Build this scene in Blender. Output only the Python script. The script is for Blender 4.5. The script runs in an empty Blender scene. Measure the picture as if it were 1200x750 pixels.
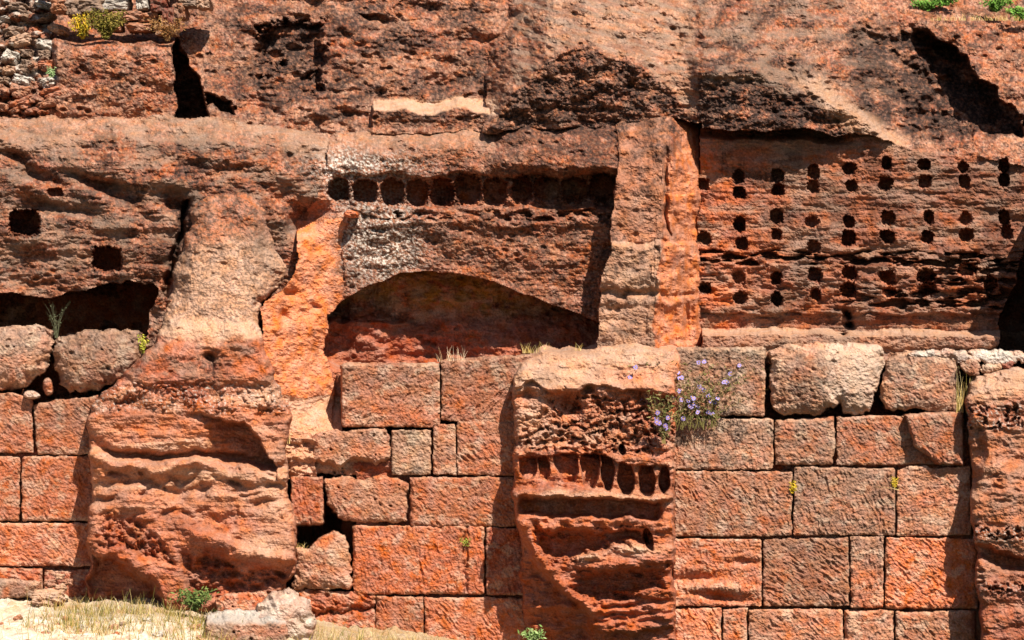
import bpy, math, random
import numpy as np
from mathutils import Vector, Matrix

random.seed(7)
R = math.radians
F = np.float32
RES = 1.0            # spacing of the rock surface samples (1.0 = 1 cm)

# ------------------------------------------------------------------ camera, sky, sun
scene = bpy.context.scene
D, HC, HROW = 26.0, 4.5, 300.0          # camera distance, height, horizon row
cam = bpy.data.cameras.new("camera")
cam.sensor_width = 36.0
cam.lens = 36.0 * D / 12.0
cam.shift_y = -75.0 / 1200.0
cam.clip_start, cam.clip_end = 0.5, 3000
co = bpy.data.objects.new("camera", cam)
scene.collection.objects.link(co)
co.location = (0, -D, HC)
co.rotation_euler = (R(90), 0, 0)
scene.camera = co

SUN = Vector((0.56, -1.0, 1.42)).normalized()       # towards the sun
elev = math.asin(SUN.z)
world = bpy.data.worlds.new("World")
scene.world = world
world.use_nodes = True
nt = world.node_tree
bg = nt.nodes["Background"]
sky = nt.nodes.new("ShaderNodeTexSky")
sky.sky_type = 'NISHITA'
sky.sun_disc = False
sky.sun_elevation = elev
sky.sun_rotation = math.atan2(SUN.x, SUN.y)
nt.links.new(sky.outputs[0], bg.inputs[0])
bg.inputs[1].default_value = 0.05
sl = bpy.data.lights.new("sun", 'SUN')
sl.energy = 5.0
sl.angle = R(0.53)
sl.color = (1.0, 0.92, 0.80)
so = bpy.data.objects.new("sun", sl)
scene.collection.objects.link(so)
so.location = (10, -20, 25)
so.rotation_euler = SUN.to_track_quat('Z', 'Y').to_euler()

vs = scene.view_settings
vs.view_transform = 'Standard'
vs.look = 'None'
vs.gamma = 1
vs.use_curve_mapping = False
vs.exposure = 0.98

# ------------------------------------------------------------------ noise
rng = np.random.RandomState(3)
_A = rng.rand(16, 256, 256).astype(F) * 2 * math.pi
GX, GY = np.cos(_A), np.sin(_A)
RJ = rng.rand(8, 256, 256, 3).astype(F)

def pn(x, y, seed=0):
    s = seed % 16
    xi = np.floor(x); yi = np.floor(y)
    fx = (x - xi).astype(F); fy = (y - yi).astype(F)
    xi = (xi.astype(np.int32) + seed * 37); yi = (yi.astype(np.int32) + seed * 91)
    x0, x1, y0, y1 = xi & 255, (xi + 1) & 255, yi & 255, (yi + 1) & 255
    gx, gy = GX[s], GY[s]
    u = fx * fx * fx * (fx * (fx * 6 - 15) + 10)
    v = fy * fy * fy * (fy * (fy * 6 - 15) + 10)
    n00 = gx[x0, y0] * fx + gy[x0, y0] * fy
    n10 = gx[x1, y0] * (fx - 1) + gy[x1, y0] * fy
    n01 = gx[x0, y1] * fx + gy[x0, y1] * (fy - 1)
    n11 = gx[x1, y1] * (fx - 1) + gy[x1, y1] * (fy - 1)
    a = n00 + u * (n10 - n00)
    b = n01 + u * (n11 - n01)
    return (a + v * (b - a)) * 1.5

def fbm(x, y, o=4, seed=0, g=0.5):
    r = 0; a = 1.0
    for k in range(o):
        r = r + a * pn(x, y, seed + k)
        x = x * 2.03 + 11.3; y = y * 2.03 + 5.7; a *= g
    return r

def ridged(x, y, o=3, seed=0):
    r = 0; a = 1.0
    for k in range(o):
        r = r + a * (1 - 2 * np.abs(pn(x, y, seed + k)))
        x = x * 2.1 + 3.1; y = y * 2.1 + 7.9; a *= 0.5
    return r

def worley(x, y, seed=0):
    xi = np.floor(x).astype(np.int32); yi = np.floor(y).astype(np.int32)
    best = np.full(x.shape, 9.0, F); rid = np.zeros(x.shape, F)
    T = RJ[seed % 8]
    for dx in (-1, 0, 1):
        for dy in (-1, 0, 1):
            cx = xi + dx; cy = yi + dy
            t = T[(cx + seed * 13) & 255, (cy + seed * 29) & 255]
            d = (cx + t[..., 0] - x) ** 2 + (cy + t[..., 1] - y) ** 2
            m = d < best
            best = np.where(m, d, best).astype(F)
            rid = np.where(m, t[..., 2], rid)
    return np.sqrt(best), rid

def st(a, b, x):
    t = np.clip((x - a) / (b - a + 1e-9), 0, 1)
    return t * t * (3 - 2 * t)

def lerp(a, b, t):
    return a + (b - a) * t

def L(pts, x, by=0):
    p = np.array(pts, float)
    return np.interp(x, p[:, 0], p[:, 1]).astype(F)

def sdf(poly, U, V):
    """signed distance to a polygon, positive inside"""
    p = np.array(poly, F); n = len(p)
    d = np.full(U.shape, 1e9, F); ins = np.zeros(U.shape, bool)
    for i in range(n):
        a = p[i]; b = p[(i + 1) % n]
        e = b - a
        wx = U - a[0]; wy = V - a[1]
        t = np.clip((wx * e[0] + wy * e[1]) / max(e[0] ** 2 + e[1] ** 2, 1e-9), 0, 1)
        d = np.minimum(d, (wx - e[0] * t) ** 2 + (wy - e[1] * t) ** 2)
        c = ((a[1] > V) != (b[1] > V)) & (U < (b[0] - a[0]) * (V - a[1]) / (b[1] - a[1] + 1e-12) + a[0])
        ins ^= c
    d = np.sqrt(d)
    return np.where(ins, d, -d).astype(F)

def smooth_poly(poly, k=2):
    p = [np.array(q, float) for q in poly]
    for _ in range(k):
        q = []
        for i in range(len(p)):
            a, b = p[i], p[(i + 1) % len(p)]
            q += [a * .75 + b * .25, a * .25 + b * .75]
        p = q
    return p

def c255(r, g, b):
    f = lambda c: ((c / 255 + 0.055) / 1.055) ** 2.4 if c > 10 else c / 255 / 12.92
    return np.array([f(r), f(g), f(b)], F) * .8

# stone colours (what the stone itself has)
ORANGE = c255(178, 98, 56)
FRESH = c255(196, 98, 40)
RED = c255(146, 66, 36)
PINK = c255(170, 112, 80)
PALE = c255(192, 148, 116)
GREY = c255(140, 113, 94)
CRUST = c255(52, 38, 33)
BROWN = c255(116, 72, 52)
WHITE = c255(192, 182, 170)
OCHRE = c255(168, 118, 52)
DUST = c255(222, 200, 170)

# ------------------------------------------------------------------ materials
def new_mat(name):
    m = bpy.data.materials.new(name); m.use_nodes = True
    n = m.node_tree.nodes; b = n["Principled BSDF"]
    b.inputs["Roughness"].default_value = 0.92
    b.inputs["Specular IOR Level"].default_value = 0.12
    return m, n, m.node_tree.links, b

def rock_material(name, bump=0.5, grain=0.5):
    m, n, l, b = new_mat(name)
    at = n.new("ShaderNodeAttribute"); at.attribute_name = "stone_colour"
    tc = n.new("ShaderNodeNewGeometry")
    n1 = n.new("ShaderNodeTexNoise"); n1.inputs["Scale"].default_value = 42; n1.inputs["Detail"].default_value = 8; n1.inputs["Roughness"].default_value = 0.72
    n2 = n.new("ShaderNodeTexNoise"); n2.inputs["Scale"].default_value = 7; n2.inputs["Detail"].default_value = 6
    vo = n.new("ShaderNodeTexVoronoi"); vo.inputs["Scale"].default_value = 38
    for q in (n1, n2, vo): l.new(tc.outputs["Position"], q.inputs["Vector"])
    r1 = n.new("ShaderNodeMapRange"); r1.inputs[1].default_value = .3; r1.inputs[2].default_value = .7
    r1.inputs[3].default_value = 1 - grain; r1.inputs[4].default_value = 1 + grain
    l.new(n1.outputs[0], r1.inputs[0])
    mu = n.new("ShaderNodeVectorMath"); mu.operation = 'SCALE'
    l.new(at.outputs["Color"], mu.inputs[0]); l.new(r1.outputs[0], mu.inputs["Scale"])
    hs = n.new("ShaderNodeHueSaturation")
    r2 = n.new("ShaderNodeMapRange"); r2.inputs[1].default_value = .3; r2.inputs[2].default_value = .7
    r2.inputs[3].default_value = .78; r2.inputs[4].default_value = 1.04
    l.new(n2.outputs[0], r2.inputs[0]); l.new(r2.outputs[0], hs.inputs["Saturation"])
    l.new(mu.outputs[0], hs.inputs["Color"]); l.new(hs.outputs[0], b.inputs["Base Color"])
    mx = n.new("ShaderNodeMath"); mx.operation = 'MULTIPLY_ADD'; mx.inputs[1].default_value = 0.35
    l.new(vo.outputs["Distance"], mx.inputs[0]); l.new(n1.outputs[0], mx.inputs[2])
    bp = n.new("ShaderNodeBump"); bp.inputs["Strength"].default_value = bump; bp.inputs["Distance"].default_value = 0.02
    l.new(mx.outputs[0], bp.inputs["Height"]); l.new(bp.outputs[0], b.inputs["Normal"])
    return m

ROCK = rock_material("weathered_sandstone", 0.55, 0.42)
BLOCKM = rock_material("dressed_sandstone", 0.45, 0.30)

def plant_material(name):
    m, n, l, b = new_mat(name)
    at = n.new("ShaderNodeAttribute"); at.attribute_name = "stone_colour"
    l.new(at.outputs["Color"], b.inputs["Base Color"])
    b.inputs["Roughness"].default_value = 0.7
    return m
PLANT = plant_material("plant_tissue")

# ------------------------------------------------------------------ mesh building
def tag(o, label=None, cat=None, group=None, kind=None):
    if label: o["label"] = label
    if cat: o["category"] = cat
    if group: o["group"] = group
    if kind: o["kind"] = kind
    return o

def empty(name, loc):
    o = bpy.data.objects.new(name, None)
    o.empty_display_size = 0.2
    scene.collection.objects.link(o)
    o.location = loc
    return o

def mesh_obj(name, co_, faces, col, mat, parent=None, base=None, smooth=False):
    """faces: (n,k) int array; world coordinates in, origin moved to the base of the piece"""
    me = bpy.data.meshes.new(name)
    nv, nf, k = len(co_), len(faces), faces.shape[1]
    if base is None:
        lo, hi = co_.min(0), co_.max(0)
        base = ((lo[0] + hi[0]) / 2, (lo[1] + hi[1]) / 2, lo[2])
    base = np.array(base, F)
    me.vertices.add(nv)
    me.vertices.foreach_set("co", (co_ - base).astype(F).ravel())
    me.loops.add(nf * k); me.polygons.add(nf)
    me.polygons.foreach_set("loop_start", np.arange(0, nf * k, k, dtype=np.int32))
    me.polygons.foreach_set("loop_total", np.full(nf, k, np.int32))
    me.loops.foreach_set("vertex_index", faces.astype(np.int32).ravel())
    me.polygons.foreach_set("use_smooth", np.full(nf, smooth, bool))
    me.update(calc_edges=True)
    a = me.attributes.new("stone_colour", 'FLOAT_COLOR', 'POINT')
    cc = np.ones((nv, 4), F); cc[:, :3] = col
    a.data.foreach_set("color", cc.ravel())
    me.materials.append(mat)
    o = bpy.data.objects.new(name, me)
    scene.collection.objects.link(o)
    if parent is not None:
        o.parent = parent
        o.location = Vector([float(q) for q in base]) - parent.location
    else:
        o.location = [float(q) for q in base]
    return o

def P3(u, v, y):
    k = (D + y) / D
    return np.stack([(u - 600) / 100 * k, y + 0 * u, HC + (HROW - v) / 100 * k], -1).astype(F)

def pt(u, v, y):
    return Vector([float(q) for q in P3(np.float64(u), np.float64(v), np.float64(y))])

def sheet(U, V, Y, C, keep=None, lab=None):
    """quad sheet(s) from a relief; returns {label: (co, faces, colour)}"""
    h, w = U.shape
    idx = np.arange(h * w).reshape(h, w)
    q = np.stack([idx[:-1, :-1], idx[1:, :-1], idx[1:, 1:], idx[:-1, 1:]], -1).reshape(-1, 4)
    if keep is not None:
        kf = keep.ravel()
        q = q[kf[q].all(1)]
    pos = P3(U, V, Y).reshape(-1, 3); col = C.reshape(-1, 3)
    out = {}
    if lab is None:
        labs = [None]
    else:
        fl = lab.ravel()[q].max(1)
        labs = np.unique(fl)
    for lb in labs:
        qq = q if lb is None else q[fl == lb]
        used = np.zeros(h * w, bool); used[qq.ravel()] = True
        remap = np.cumsum(used) - 1
        out[lb if lb is None else int(lb)] = (pos[used], remap[qq], col[used])
    return out

def grid(u0, u1, v0, v1, step=None):
    s = step or RES
    return [a.astype(F) for a in np.meshgrid(np.arange(u0, u1 + s * .5, s), np.arange(v0, v1 + s * .5, s))]

class Paint:
    def __init__(s, shape, col):
        s.C = np.empty(shape + (3,), F); s.C[:] = col
    def mix(s, col, m):
        m = np.clip(m, 0, 1)[..., None]
        s.C = (s.C * (1 - m) + np.asarray(col, F) * m).astype(F)
    def mul(s, m):
        s.C = (s.C * m[..., None]).astype(F)

def gauss(U, V, cu, cv, ru, rv, ang=0):
    a = R(ang); du = U - cu; dv = V - cv
    x = du * math.cos(a) + dv * math.sin(a); y = -du * math.sin(a) + dv * math.cos(a)
    return np.exp(-(x / ru) ** 2 - (y / rv) ** 2)

def rock_detail(U, V, amp=1.0, seed=0):
    y = fbm(U / 95, V / 70, 3, seed) * .07
    y += fbm(U / 26, V / 17, 3, seed + 3) * .024
    y += fbm(U / 130, V / 10, 3, seed + 5) * .018 * st(-.2, .5, fbm(U / 120, V / 60, 2, seed + 7))
    y += fbm(U / 7, V / 5.5, 3, seed + 8, .6) * .008 * (.4 + 1.2 * st(-.3, .4, fbm(U / 60, V / 40, 2, seed + 10)))
    d, r = worley(U / 13, V / 10, seed)
    y += np.where(r > .62, .05 * st(.42, .12, d), 0) * st(-.1, .35, fbm(U / 70, V / 50, 2, seed + 2))
    return y * amp

def stone_tints(p, U, V, seed=0, crust=.4, lichen=.3):
    n = fbm(U / 110, V / 80, 4, seed + 1)
    p.mix(PINK, st(-.1, .5, n) * .6)
    p.mix(RED, st(.0, .6, fbm(U / 60, V / 35, 4, seed + 4)) * .55)
    p.mix(PALE, st(.2, .7, fbm(U / 45, V / 30, 4, seed + 6)) * .5)
    m = st(.12, .4, fbm(U / 50, V / 38, 5, seed + 9, .7))
    p.mix(CRUST, m * crust)
    s = fbm(U / 3.2, V / 2.8, 3, seed + 11, .7)
    p.mix(CRUST, st(.25, .6, s) * (.25 + m * .5) * crust * 1.6)
    p.mix(WHITE, st(.45, .7, fbm(U / 3.4, V / 3.1, 2, seed + 13)) * st(.0, .4, fbm(U / 60, V / 50, 3, seed + 14)) * lichen)
    p.mul(1 + .35 * fbm(U / 2.6, V / 2.4, 2, seed + 12))

# ================================================================== the cliff
def cliff():
    us = np.concatenate([np.arange(-220, -24, 4), np.arange(-24, 1224, RES), np.arange(1224, 1420, 4)])
    vv = np.concatenate([np.arange(-60, -16, 3), np.arange(-16, 566, RES), np.arange(566, 820, 8)])
    U, V = [a.astype(F) for a in np.meshgrid(us, vv)]
    wu = fbm(U / 40, V / 40, 4, 1) * 5; wv = fbm(U / 40, V / 40, 4, 2) * 5
    u = U + wu; v = V + wv
    lab = np.zeros(U.shape, np.int32)          # 0 upper slope
    p = Paint(U.shape, ORANGE)
    up = lambda x, a=0: np.maximum(x, a)

    # ---- upper slopes -------------------------------------------------
    Y = 1.35 + up(155 - v) * .0105
    Y -= fbm(U / 75, V / 45, 4, 21) * .30 * st(240, 330, u)
    # rubble slope at far left
    rb = st(66, 56, u + fbm(U / 14, V / 14, 3, 5) * 9)
    d, r = worley(U / 24, V / 15, 2)
    yr = 1.5 + up(137 - v) * .0085 - .20 * st(.62, .1, d) * (.4 + r) + .10 * fbm(U / 9, V / 7, 3, 3)
    Y = lerp(Y, yr, rb)
    # squared block
    yb = 1.62 + .9 * np.exp(-up(v - 45) / 5) + up(48 - v) * .02 + .03 * fbm(U / 30, V / 22, 4, 7)
    bm = st(58, 66, u) * st(207, 204, u + fbm(U / 9, V / 9, 2, 9) * 1.5)
    Y = lerp(Y, yb, bm)
    # slot on its right
    sr = L([(0, 196), (40, 204), (55, 212), (75, 222), (100, 236), (137, 242)], v)
    sm = (u > 205) * st(sr + 2, sr - 2, u) * st(40, 52, v)
    Y = lerp(Y, 3.3, sm)
    hol = sdf([(240, 108), (256, 112), (274, 124), (278, 136), (262, 134), (250, 124), (238, 128)], u + 4 * fbm(U / 7, V / 7, 3, 67), v)
    Y += .7 * st(-1, 5, hol)
    # shaded hollow in the rock right of it
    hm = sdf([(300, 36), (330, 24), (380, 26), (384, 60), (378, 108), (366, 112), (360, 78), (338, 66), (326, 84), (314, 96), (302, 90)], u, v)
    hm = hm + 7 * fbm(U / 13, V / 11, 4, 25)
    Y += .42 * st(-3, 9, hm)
    Y += .35 * st(-2, 5, sdf([(415, 20), (560, 20), (545, 32), (430, 30)], u, v))
    # step ledge
    q = (u > 436) & (u < 600)
    yl = np.where(v > 130, 1.25, np.where(v > 116, lerp(1.27, 1.95, st(130, 117, v)), 1.95 + (116 - v) * .008)) - .12 * fbm(U / 45, V / 26, 4, 12) * st(118, 100, v)
    qm = np.where(v > 112, st(434, 438, u) * st(600, 596, u), st(405, 480, u) * st(670, 560, u))
    Y = lerp(Y, yl, qm)
    # domed outcrop
    vt = L([(566, 158), (582, 140), (604, 106), (640, 74), (690, 54), (738, 72), (770, 92), (795, 116), (806, 140)], u)
    dm = st(576, 584, u + up(120 - v) * -.05)
    yd = .95 + up(vt - v) * lerp(.017, .0105, st(700, 790, u)) + .10 * fbm(U / 30, V / 22, 4, 15)
    Y = np.where((u > 568) & (u < 920), np.minimum(Y, yd), Y)
    face_d = (v > vt) & (u > 576) & (u < 806) & (v < 157)
    # right-hand slope
    vr = L([(740, 100), (800, 90), (822, 84), (880, 82), (960, 112), (1020, 152), (1050, 176), (1200, 196), (1400, 200)], u)
    yq = .74 + up(vr - v) * lerp(.0165, .0125, st(860, 960, u)) + .09 * fbm(U / 60, V / 30, 4, 17)
    yq = yq + .25 * st(1000, 1060, u) + .22 * st(822, 790, u)
    yq = yq - .10 * st(120, 140, v) * st(980, 940, u) * st(822, 830, u)
    rm = st(735, 832, u)
    Y = lerp(Y, yq, rm)
    # second cut on the right slope
    pb = sdf([(992, 36), (1040, 32), (1106, 40), (1128, 62), (1158, 92), (1200, 142), (1196, 158), (1120, 164), (1040, 158), (1006, 130), (994, 80)], u, v)
    ra = L([(30, 1104), (62, 1126), (92, 1156), (142, 1202), (170, 1230)], v)
    pb = pb + 8 * fbm(U / 24, V / 24, 3, 66)
    Y += rm * st(0, 14, pb) * .18 + rm * st(0, 5, pb) * st(1050, 1116, u + fbm(U / 24, V / 20, 3, 22) * 16) * .85
    crust_shade = st(-4, 10, pb) * rm  # weathered crust plus painted shadow of the slanted right edge
    face_p = (v > vr) & (u > 815) & (v < 160) & (u < 1030)

    # ---- front masses -------------------------------------------------
    Tf = L([(-220, 137), (0, 137), (60, 141), (150, 138), (215, 138), (300, 143), (375, 155), (385, 158), (580, 154), (700, 148), (780, 139), (800, 140), (822, 144)], u)
    t = v - Tf
    front = (t > 0) & (u < 820)
    # left mass
    LY = .45 + .85 * np.exp(-up(t) / 34) + up(v - 220) * .0008
    LY += .10 * fbm(U / 70, V / 26, 4, 23)
    g = lambda *a: gauss(u, v, *a)
    LY += .30 * g(45, 205, 50, 10, 28) + .32 * g(122, 222, 45, 9, 24) + .16 * g(70, 245, 40, 9, 10) + .14 * g(20, 185, 25, 7)
    LY += .40 * g(207, 240, 16, 13) + .45 * np.exp(-((u - L([(235, 221), (270, 214), (310, 203), (350, 190)], v)) / 3.2) ** 2) * (v > 235) * (v < 350)
    LY += .2 * g(330, 230, 40, 12, 30)
    # middle niche wall
    MY = .75 + lerp(.55, .28, st(560, 600, u)) * np.exp(-up(t) / 13) + .035 * fbm(U / 40, V / 22, 4, 27)
    MY += (.12 + .22 * st(560, 700, u)) * st(203, 207, v) * st(246, 240, v) * st(384, 394, u)      # band the niches are cut in
    MY += .16 * g(470, 252, 60, 6, 4) * st(-.2, .3, fbm(U / 16, V / 9, 3, 4)) + .20 * g(640, 252, 80, 6) * st(-.2, .3, fbm(U / 16, V / 9, 3, 6))
    MY -= .10 * g(560, 260, 190, 7)
    # jamb on the left of the middle chamber
    JY = .05 + np.clip((u - 322) / 82, -.4, 1) * .72 + .03 * fbm(U / 24, V / 30, 4, 29)
    JY += .14 * g(342, 346, 9, 6) + .1 * g(368, 358, 5, 4) + .12 * g(332, 372, 6, 12)
    lb = L([(140, 388), (160, 386), (200, 378), (235, 368), (262, 350), (290, 347), (320, 343), (342, 330), (352, 312), (362, 304)], v)
    MJ = np.where(v > 262 + (u - 370) * -.35 + fbm(U / 20, V / 20, 2, 8) * 6, np.maximum(JY, -9) * st(404, 398, u) + MY * st(398, 404, u), MY)
    MJ = np.minimum(MJ, MY + .1)
    left = u < lb
    rollr = .35 * np.exp(-up(lb - u) / 12) * st(330, 380, lb)
    FY = np.where(left, np.where(v < 262, np.minimum(LY + rollr, np.maximum(LY, MY + .02)), LY + rollr), MJ)
    FY = np.where((u > 335) & (u < 392) & (v > 232) & (v < 282), FY + .35 * g(357, 258, 24, 14, -35), FY)
    # pillar between the chambers
    pl = L([(140, 722), (200, 724), (300, 712), (340, 703), (410, 699)], v)
    pr = L([(140, 786), (200, 786), (280, 776), (300, 770), (410, 766)], v)
    PY = .22 + .76 * np.exp(-up(t) / 27) + .05 * fbm(U / 40, V / 44, 4, 31)
    PY -= .13 * st(283, 290, v); PY += .10 * np.exp(-((v - 346) / 5) ** 2) + .05 * st(352, 362, v)
    PY += np.clip((u - pr) / (824 - pr), 0, 1.2) * .95 + .05 * fbm(U / 10, V / 90, 3, 33) * (u > pr - 8)
    PY += .16 * np.exp(-((u - 783) / 3.0) ** 2) * st(165, 185, v) * st(285, 270, v)
    pm = (u > pl) & (v > 140)
    FY = np.where(pm, PY, FY)
    FY = np.where((u > 540) & ~pm & (v < 215), lerp(FY, np.minimum(FY, PY + .04), st(545, 722, u) * st(206, 194, v)), FY)
    # arched recess
    arc = L([(370, 372), (385, 368), (400, 354), (420, 342), (445, 331), (470, 320), (500, 317), (540, 321), (580, 331), (620, 346), (660, 362), (700, 376), (720, 380)], u)
    ab = L([(360, 380), (480, 391)], v)
    am = (V + wv * .35 > arc) & (u > ab) & (u < pl + 1)
    AY = 1.6 + .10 * fbm(U / 40, V / 30, 4, 35)
    AY += -.5 * st(360, 420, v) * st(470, 640, u) - .35 * st(372, 380, v + fbm(U / 30, V / 9, 3, 3) * 5) * st(520, 440, u)
    AY = lerp(AY, .72, st(424, 436, v))
    FY = np.where(am, AY, FY)
    # cave slot under the left mass
    ov = L([(-220, 350), (0, 347), (60, 347), (112, 341), (134, 332), (150, 328), (180, 329), (187, 340), (192, 352)], u)
    cb = L([(320, 190), (340, 186), (370, 176), (396, 168), (430, 165)], v)
    cm = (v > ov) & (u < cb) & (v < 470)
    FY = np.where(cm, 3.4, FY)
    FY = np.where((v > ov) & (u < 232) & (u >= cb), .18 + .05 * fbm(U / 14, V / 14, 4, 37), FY)
    FY = np.where((v > 404) & (u < 292), lerp(FY, .75, st(404, 416, v)), FY)
    # pale ledge at the foot of the jamb
    FY = np.where((v > 470) & (u > 322) & (u < 402), lerp(FY, .15, st(472, 512, v)), FY)
    FY = np.where((v > 512) & (u > 300) & (u < 402), np.where((u < 370) & (v < 560), .02 + .10 * fbm(U / 18, V / 12, 4, 38), 1.7), FY)
    FY = np.where((v > 440) & (u > 402), np.maximum(.72, np.minimum(FY, .8)), FY)
    FY = np.where((v > 510) & (u > 418), .17, FY); FY = np.where((v > 482) & (u < 200), .17, FY)
    Y = np.where(front, FY, Y)

    # ---- right chamber ------------------------------------------------
    Lr = L([(815, 152), (850, 151), (900, 152), (1000, 157), (1030, 164), (1100, 178), (1200, 196), (1400, 200)], u)
    ch = (v > Lr) & (u > 819)
    CY = 1.02 + .03 * fbm(U / 60, V / 20, 4, 41) + .009 * fbm(U / 160, V / 4.5, 3, 43)
    cr = fbm(U / 26, V / 8, 4, 45)
    ero = st(293, 299, v) * st(312, 306, v) + .9 * st(336, 341, v) * st(364, 358, v) * st(960, 1060, u)
    ero += st(300, 308, v) * st(338, 330, v) * st(1060, 1120, u) * .8
    CY += .045 * fbm(U / 55, V / 26, 4, 48) * st(840, 960, u) + .05 * fbm(U / 20, V / 9, 4, 49) * st(285, 300, v) * st(375, 360, v)
    CY += .28 * np.clip(ero, 0, 1) * st(-.15, .35, cr) - .06 * st(312, 322, v) * st(345, 340, v) * st(1000, 1080, u)
    CY = lerp(CY, .55, st(388, 394, v)) + .10 * st(366, 368, v) * st(388, 386, v)
    CY += .07 * np.exp(-((v - 412) / 4) ** 2)
    CY += .30 * st(Lr + 13, Lr + 5, v) * st(1005, 960, u)
    CY += .5 * g(995, 366, 4, 4) + .5 * g(995, 378, 4, 4) + .5 * g(986, 391, 4, 3)
    CY = lerp(CY, .8, st(424, 434, v))
    CY = np.where(v > 500, .17, CY)
    # dark return at the far right
    dj = L([(270, 1206), (300, 1199), (330, 1190), (360, 1178), (385, 1172), (412, 1167), (440, 1166)], v)
    CY = np.where((u > dj) & (v > 270) & (v < 424), 2.6, CY)
    Y = np.where(ch, CY, Y)
    # rock standing right of the frame that shades the chamber's end
    Y = np.where((U > 1226) & (v > 215), -.25 + .1 * fbm(U / 40, V / 40, 3, 46), Y)

    # ---- niches ---------------------------------------------------------
    k = 100
    niches = {}
    def niche(cu, cv, ru, rv, dep, par, pw=2.4, flat=.15):
        nonlocal Y, k
        wob = (.18 if par == 4 else .13) * pn(U * .16 + cu, V * .16 + cv, int(cu) % 7) + (.2 if par == 4 else .12) * pn(U * .4 + cu, V * .4 + cv, int(cv) % 7)
        m = (np.abs(u - wu * .7 - cu) / ru) ** pw + (np.abs(v - wv * .7 - cv) / rv) ** pw
        m = m ** (1 / pw) + wob
        lo = st(.2, .9, (v - wv * .7 - cv) / rv)
        w = st(1.10 + .12 * lo, .90 - .30 * lo, m)
        tgt = dep * (1 - flat * np.clip(m, 0, 1) ** 2)
        Y = Y + w * tgt
        lab[(m < 1.04)] = k
        niches[k] = par
        k += 1
    M, LM, RW = 2, 1, 4
    # region labels first
    lab[front & left] = 1
    lab[front & ~left] = 2
    lab[front & pm] = 3
    lab[front & am] = 5
    lab[front & cm] = 6
    lab[ch] = 4
    lab[ch & (v > 386) & (U < 1226)] = 7
    lab[V > 424] = np.where((V > 424) & (lab > 0), 8, lab)[V > 424]
    lab[(lab == 8) & (V < 562) & (U > 300) & (U < 402)] = 2
    niche(28, 262, 17, 16, .75, 1, 4)
    niche(126, 303, 17, 14, .75, 1, 4)
    niche(65, 226, 9, 5, .3, 1)
    for cu, cv, ru, rv in ((397, 222, 12, 13), (428, 224, 13, 13), (460, 226, 12, 15), (489, 226, 12, 16), (518, 226, 12, 17), (548, 223, 14, 17),
                           (579, 225, 13, 16), (612, 222, 12, 15), (642, 223, 14, 14), (674, 222, 14, 14), (706, 220, 14, 15)):
        niche(cu, cv, ru * 1.06, rv * 1.04, .45, 2, 2.8)
    H = """825,217 865,208 866,225 910,207 911,222 953,202 954,218 995,198 997,218 1039,192 1039,215 1083,193 1085,214 1129,196 1131,212 1177,195 1177,212
    825,279 867,264 869,285 909,254 909,275 952,261 953,289 995,260 995,279 1040,256 1041,277 1087,256 1087,278 1132,257 1133,276 1178,254 1179,272
    825,338 867,325 867,349 909,325 910,349 956,322 956,346 995,321 995,341 1041,324 1042,343 1086,322 1087,339 1134,318 1160,333"""
    rr = random.Random(4)
    for s in H.split():
        a, b = map(int, s.split(','))
        k_ = 1 + .35 * (b > 300 and a > 960)
        niche(a + rr.uniform(-1, 1), b + rr.uniform(-1, 1), rr.uniform(6.2, 8.0) * k_, rr.uniform(6.8, 9.0) * (1.15 if rr.random() < .25 else 1), rr.uniform(.22, .4), 4, rr.uniform(1.9, 2.8), rr.uniform(.05, .5))

    # ---- small relief -------------------------------------------------
    rough = 1.0 + .35 * (lab == 0) - .68 * (lab == 4) - .75 * ((lab == 2) & (v > 262) & (u < 404)) - .5 * ((lab == 3) & (u > 770)) - .3 * (lab == 3)
    Y = Y + rock_detail(U, V, 1.0, 50) * rough
    grit = fbm(U / 5, V / 4, 3, 61, .65) * .011 * (1 + .8 * (face_d | face_p | (crust_shade > .3)))
    Y = Y + grit

    # ---- colours of the stone, some shade painted in ---------------------------------------
    stone_tints(p, U, V, 70, .55, .25)
    spk = fbm(U / 4.5, V / 3.6, 4, 81, .75)
    def crust(m, a=.85):
        soft = np.clip(m * 1.0, 0, 1) * st(-.55, .35, fbm(U / 26, V / 14, 4, 89, .6) + .25)
        p.mix(CRUST * 1.6, soft * a * .45)
        p.mix(CRUST, soft * st(-.42, .30, spk) * a)
    up_ = ((lab == 0) | (lab == 1) | ((lab == 2) & (u > 405))) * 1.0
    p.mix(PALE, (lab == 0) * st(-.2, .5, fbm(U / 70, V / 30, 4, 57)) * .35); p.mix(GREY, (lab == 0) * st(-.2, .4, fbm(U / 40, V / 22, 4, 56)) * .4)
    p.mix(ORANGE * .8 + RED * .1, up_ * .35)
    p.mul(1 - .08 * up_ - .04 * (lab == 4))
    p.mix(BROWN * .8, up_ * st(-.1, .45, fbm(U / 34, V / 20, 5, 78, .65)) * .32)
    p.mix(PALE, up_ * st(.15, .55, fbm(U / 4.2, V / 3.6, 3, 47, .7)) * .5)
    p.mix(CRUST * 1.3, up_ * st(.12, .5, fbm(U / 3.4, V / 3.0, 3, 34, .7)) * .6)
    crust(up_ * st(.10, .42, fbm(U / 17, V / 12, 5, 79, .75)), .75)
    crust(face_d * st(-12, 14, v - vt + 16 * fbm(U / 20, V / 20, 3, 62)), .95)
    crust(((v < 162) & (u < 1040)) * st(808, 832, u + 14 * fbm(U / 14, V / 14, 3, 76)) * st(-40, 12, v - vr + 22 * fbm(U / 22, V / 22, 3, 63)), .9); crust(st(-6, 16, pb + 16 * fbm(U / 18, V / 18, 3, 64)) * rm, .9)  # second tint: crust that also widens the cut's shadow in colour
    crust(face_p * 1.0, .75)
    crust(crust_shade, .9)  # crust on the left, painted shadow towards the right edge
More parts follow.
